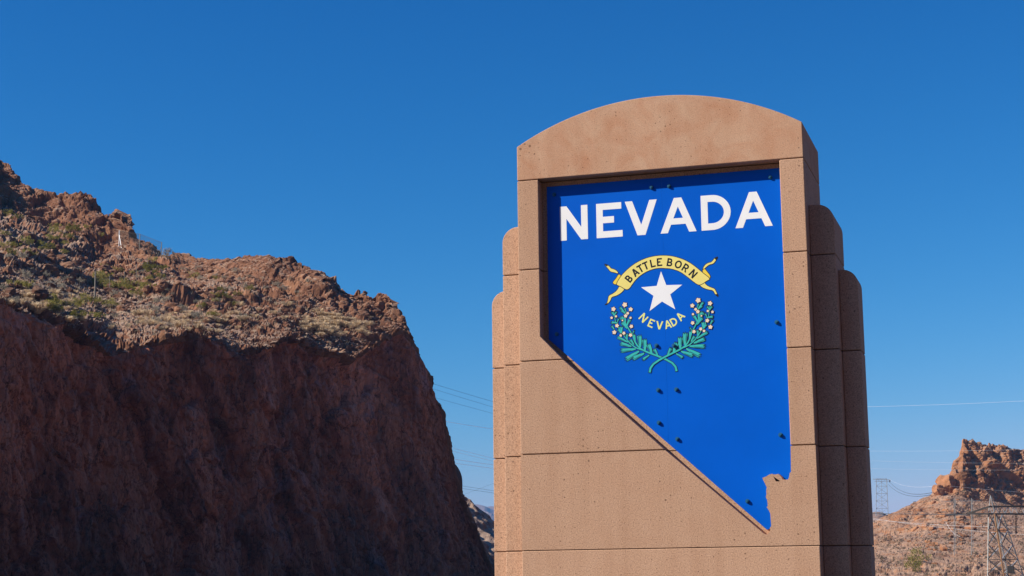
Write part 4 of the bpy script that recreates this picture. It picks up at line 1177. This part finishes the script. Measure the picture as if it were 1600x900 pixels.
# cabinet on the tower
bm = bmesh.new(); bmesh.ops.create_cube(bm, size=1.0)
c0 = lerp(Cb, Rb, .3); c0 = tp(1579.5, 890, -5)
bmesh.ops.scale(bm, vec=(.9, .6, 1.0), verts=bm.verts); bmesh.ops.translate(bm, vec=c0, verts=bm.verts)
bmesh.ops.bevel(bm, geom=bm.edges[:], offset=.06, segments=1, affect='EDGES')
bm_obj("cabinet", bm, M["steel_dark"], tw)
tbar("strut", tp(1543, 891, -3), tp(1610, 890, -4), .06, "steel_dark")

# far tower on the knoll, its haze whitening painted as pale steel
FD = 880.0
def fq(px, py, off=0.0): return Vector(at(px, py, FD + off))
ft = empty("lattice_tower", fq(1378.5, 800)); tag(ft, "pale distant lattice tower standing on the dark knoll right of the monument", "tower")
bl, br_, tl, tr = (1368.8, 806), (1387.8, 806), (1369.2, 748), (1385.4, 748)
def fl(p, q, t): return (p[0] + (q[0] - p[0]) * t, p[1] + (q[1] - p[1]) * t)
for off in (-2.5, 2.5):
    bar("leg", fq(*bl, off), fq(*tl, off), .22, M["steel_pale"], ft); bar("leg", fq(*br_, off), fq(*tr, off), .22, M["steel_pale"], ft)
    for i in range(5):
        a, b = i / 5, (i + 1) / 5
        bar("strut", fq(*fl(tl, bl, a), off), fq(*fl(tr, br_, a), off), .15, M["steel_pale"], ft)
        bar("brace", fq(*fl(tl, bl, a), off), fq(*fl(tr, br_, b), off), .11, M["steel_pale"], ft)
        bar("brace", fq(*fl(tr, br_, a), off), fq(*fl(tl, bl, b), off), .11, M["steel_pale"], ft)
    m0, m1 = fl(tl, tr, .5), fl(bl, br_, .5)
    bar("leg", fq(*m0, off), fq(*m1, off), .12, M["steel_pale"], ft)
    bar("cross_arm", fq(1363.5, 748.5, off), fq(1391.5, 750, off), .25, M["steel_pale"], ft)
    bar("cross_arm", fq(1366, 752, off), fq(1389, 752.5, off), .16, M["steel_pale"], ft)
bar("insulator", fq(1390.3, 750), fq(1390.3, 753.5), .35, M["insulator"], ft)

# thin two-legged frame on the hillside
HD = 262.0
def hq(px, py, off=0.0): return Vector(at(px, py, HD + off))
p1 = hq(1491, 862); p1.z = max(p1.z - 3, 0)
hf = empty("power_pylon", p1); tag(hf, "thin grey two-legged power frame on the slope left of the rusty lattice tower", "tower")
for x in (1491, 1518): 
    bar("pole", hq(x, 868), hq(x, 778.5), .06, M["steel"], hf, 6)
    bar("pole", hq(x + 2.6, 868, 2), hq(x + 2.2, 780, 2), .04, M["steel"], hf, 6)
bar("cross_arm", hq(1470, 783), hq(1532, 782.5), .07, M["steel"], hf)
bar("cross_arm", hq(1478, 804.5), hq(1503, 803), .16, M["steel_dark"], hf)
for s in range(4): bar("brace", hq(1491, 785 + s * 10), hq(1493.4, 795 + s * 10, 2), .05, M["steel"], hf)

# ------------------------------------------------------------------ power lines
def wire(name, p0, p1, sag, r, mat, label, group=None, n=18):
    bm = bmesh.new(); pts = []
    for i in range(n + 1):
        t = i / n; p = Vector(p0).lerp(Vector(p1), t); p.z -= sag * 4 * t * (1 - t); pts.append(p)
    for a, b in zip(pts[:-1], pts[1:]): bar_geo(bm, a, b, r, 5)
    c = sum(pts, Vector()) / len(pts)
    bmesh.ops.translate(bm, vec=-c, verts=bm.verts)
    me = bpy.data.meshes.new(name); bm.to_mesh(me); bm.free(); me.materials.append(M[mat])
    o = bpy.data.objects.new(name, me); COL.objects.link(o); o.location = c
    return tag(o, label, "wire", group)
def ext(x0, y0, x1, y1, xs, xe):
    s = (y1 - y0) / (x1 - x0); return (xs, y0 + s * (xs - x0)), (xe, y0 + s * (xe - x0))
GW = "wires between the cliff and the monument"
for x0, y0, x1, y1, mt, r, lab in (
  (672.5, 596, 768.5, 624.5, "wire_dark", .035, "dark wire in the gap left of the monument, highest of all"),
  (673, 604, 768.5, 633, "wire_dark", .03, "dark wire in the gap left of the monument, second from the top"),
  (673, 617, 768.5, 643, "wire_dark", .03, "dark wire in the gap left of the monument, third from the top"),
  (696, 656, 768.5, 667.5, "wire", .05, "pale lone wire in the gap left of the monument below the three dark ones"),
  (702, 696, 768.5, 713, "wire", .04, "pale wire in the gap, top one of the bunch of four"),
  (706, 702, 768.5, 717.5, "wire", .035, "pale wire in the gap, second of the bunch of four"),
  (710, 715, 768.5, 723.5, "wire", .055, "bright pale wire in the gap, third of the bunch of four"),
  (710, 721, 768.5, 729, "wire", .05, "pale wire in the gap, lowest of the bunch of four"),
  (715, 755.5, 770, 764, "wire_dark", .035, "dark wire low in the gap, upper of the lowest pair"),
  (715, 759.5, 770, 767.5, "wire_dark", .035, "dark wire low in the gap, lower of the lowest pair"),
  (717, 773, 770, 753, "wire_dark", .02, "thin wire in the gap rising to the right across the lowest pair")):
    a, b = ext(x0, y0, x1, y1, 560, 900)
    wire("power_line", at(*a, 480), at(*b, 520), .5, r, mt, lab, GW)
GR = "wires right of the monument"
wire("power_line", at(1150, 637, 330), at(1800, 613.5, 300), .8, .013, "wire", "pale wire crossing the open sky high above the right hill", GR)
wire("power_line", at(1150, 700.5, 330), at(1800, 695, 300), .8, .008, "wire", "thin pale wire crossing the tip of the butte", GR)
wire("power_line", at(1250, 716, 310), at(1800, 722, 300), .5, .007, "wire", "thin wire across the upper face of the butte", GR)
wire("power_line", at(1250, 729, 310), at(1800, 731, 300), .5, .007, "wire", "thin wire across the middle face of the butte", GR)
wire("power_line", at(1484, 759.5, 290), at(1800, 782, 300), .2, .011, "wire", "pale wire across the foot of the butte above the truss arm", GR)
wire("power_line", fq(1390.3, 753.5), at(1470, 766, 420), 3.0, .07, "wire_dark", "dark wire from the pale distant tower, upper of two", GR)
wire("power_line", fq(1388, 757), at(1470, 769, 420), 3.0, .07, "wire_dark", "dark wire from the pale distant tower, lower of two", GR)
wire("power_line", fq(1389, 748.5), at(1475, 757, 420), 2.0, .022, "wire", "faint pale wire running right from the top of the distant tower", GR)
wire("power_line", at(1250, 799, 250), at(1513, 804, 236), .1, .045, "wire_dark", "dark wire across the hillside ending at the left tip of the truss arm", GR)
wire("power_line", at(1250, 797, 262), at(1660, 822.5, 245), .9, .013, "wire", "pale wire crossing the hillside just below the truss arm", GR)
wire("power_line", at(1340, 806, 262), at(1660, 838, 245), .5, .011, "wire", "pale wire crossing the hillside and the lattice tower, lowest of all", GR)
wire("power_line", at(1478, 816, 266), at(1500, 838, 252), .5, .012, "wire", "short pale track down the hillside left of the lattice tower", GR)  # line of a hillside track, built as a wire

# ------------------------------------------------------------------ the dry air over the desert
bm = bmesh.new(); bmesh.ops.create_cube(bm, size=2.0)
for v_ in bm.verts: v_.co = Vector((v_.co.x * 9600, v_.co.y * 9600, -1.0 if v_.co.z < 0 else HAZE_TOP))
hz = bpy.data.materials.new("haze"); hz.use_nodes = True
hn = hz.node_tree.nodes; hn.remove(hn["Principled BSDF"])
pv = hn.new("ShaderNodeVolumePrincipled"); pv.inputs["Color"].default_value = (0.17, 0.50, 1.0, 1); pv.inputs["Density"].default_value = 0.00012
hz.node_tree.links.new(pv.outputs[0], hn["Material Output"].inputs["Volume"])
tag(bm_obj("haze", bm, hz), kind='stuff')
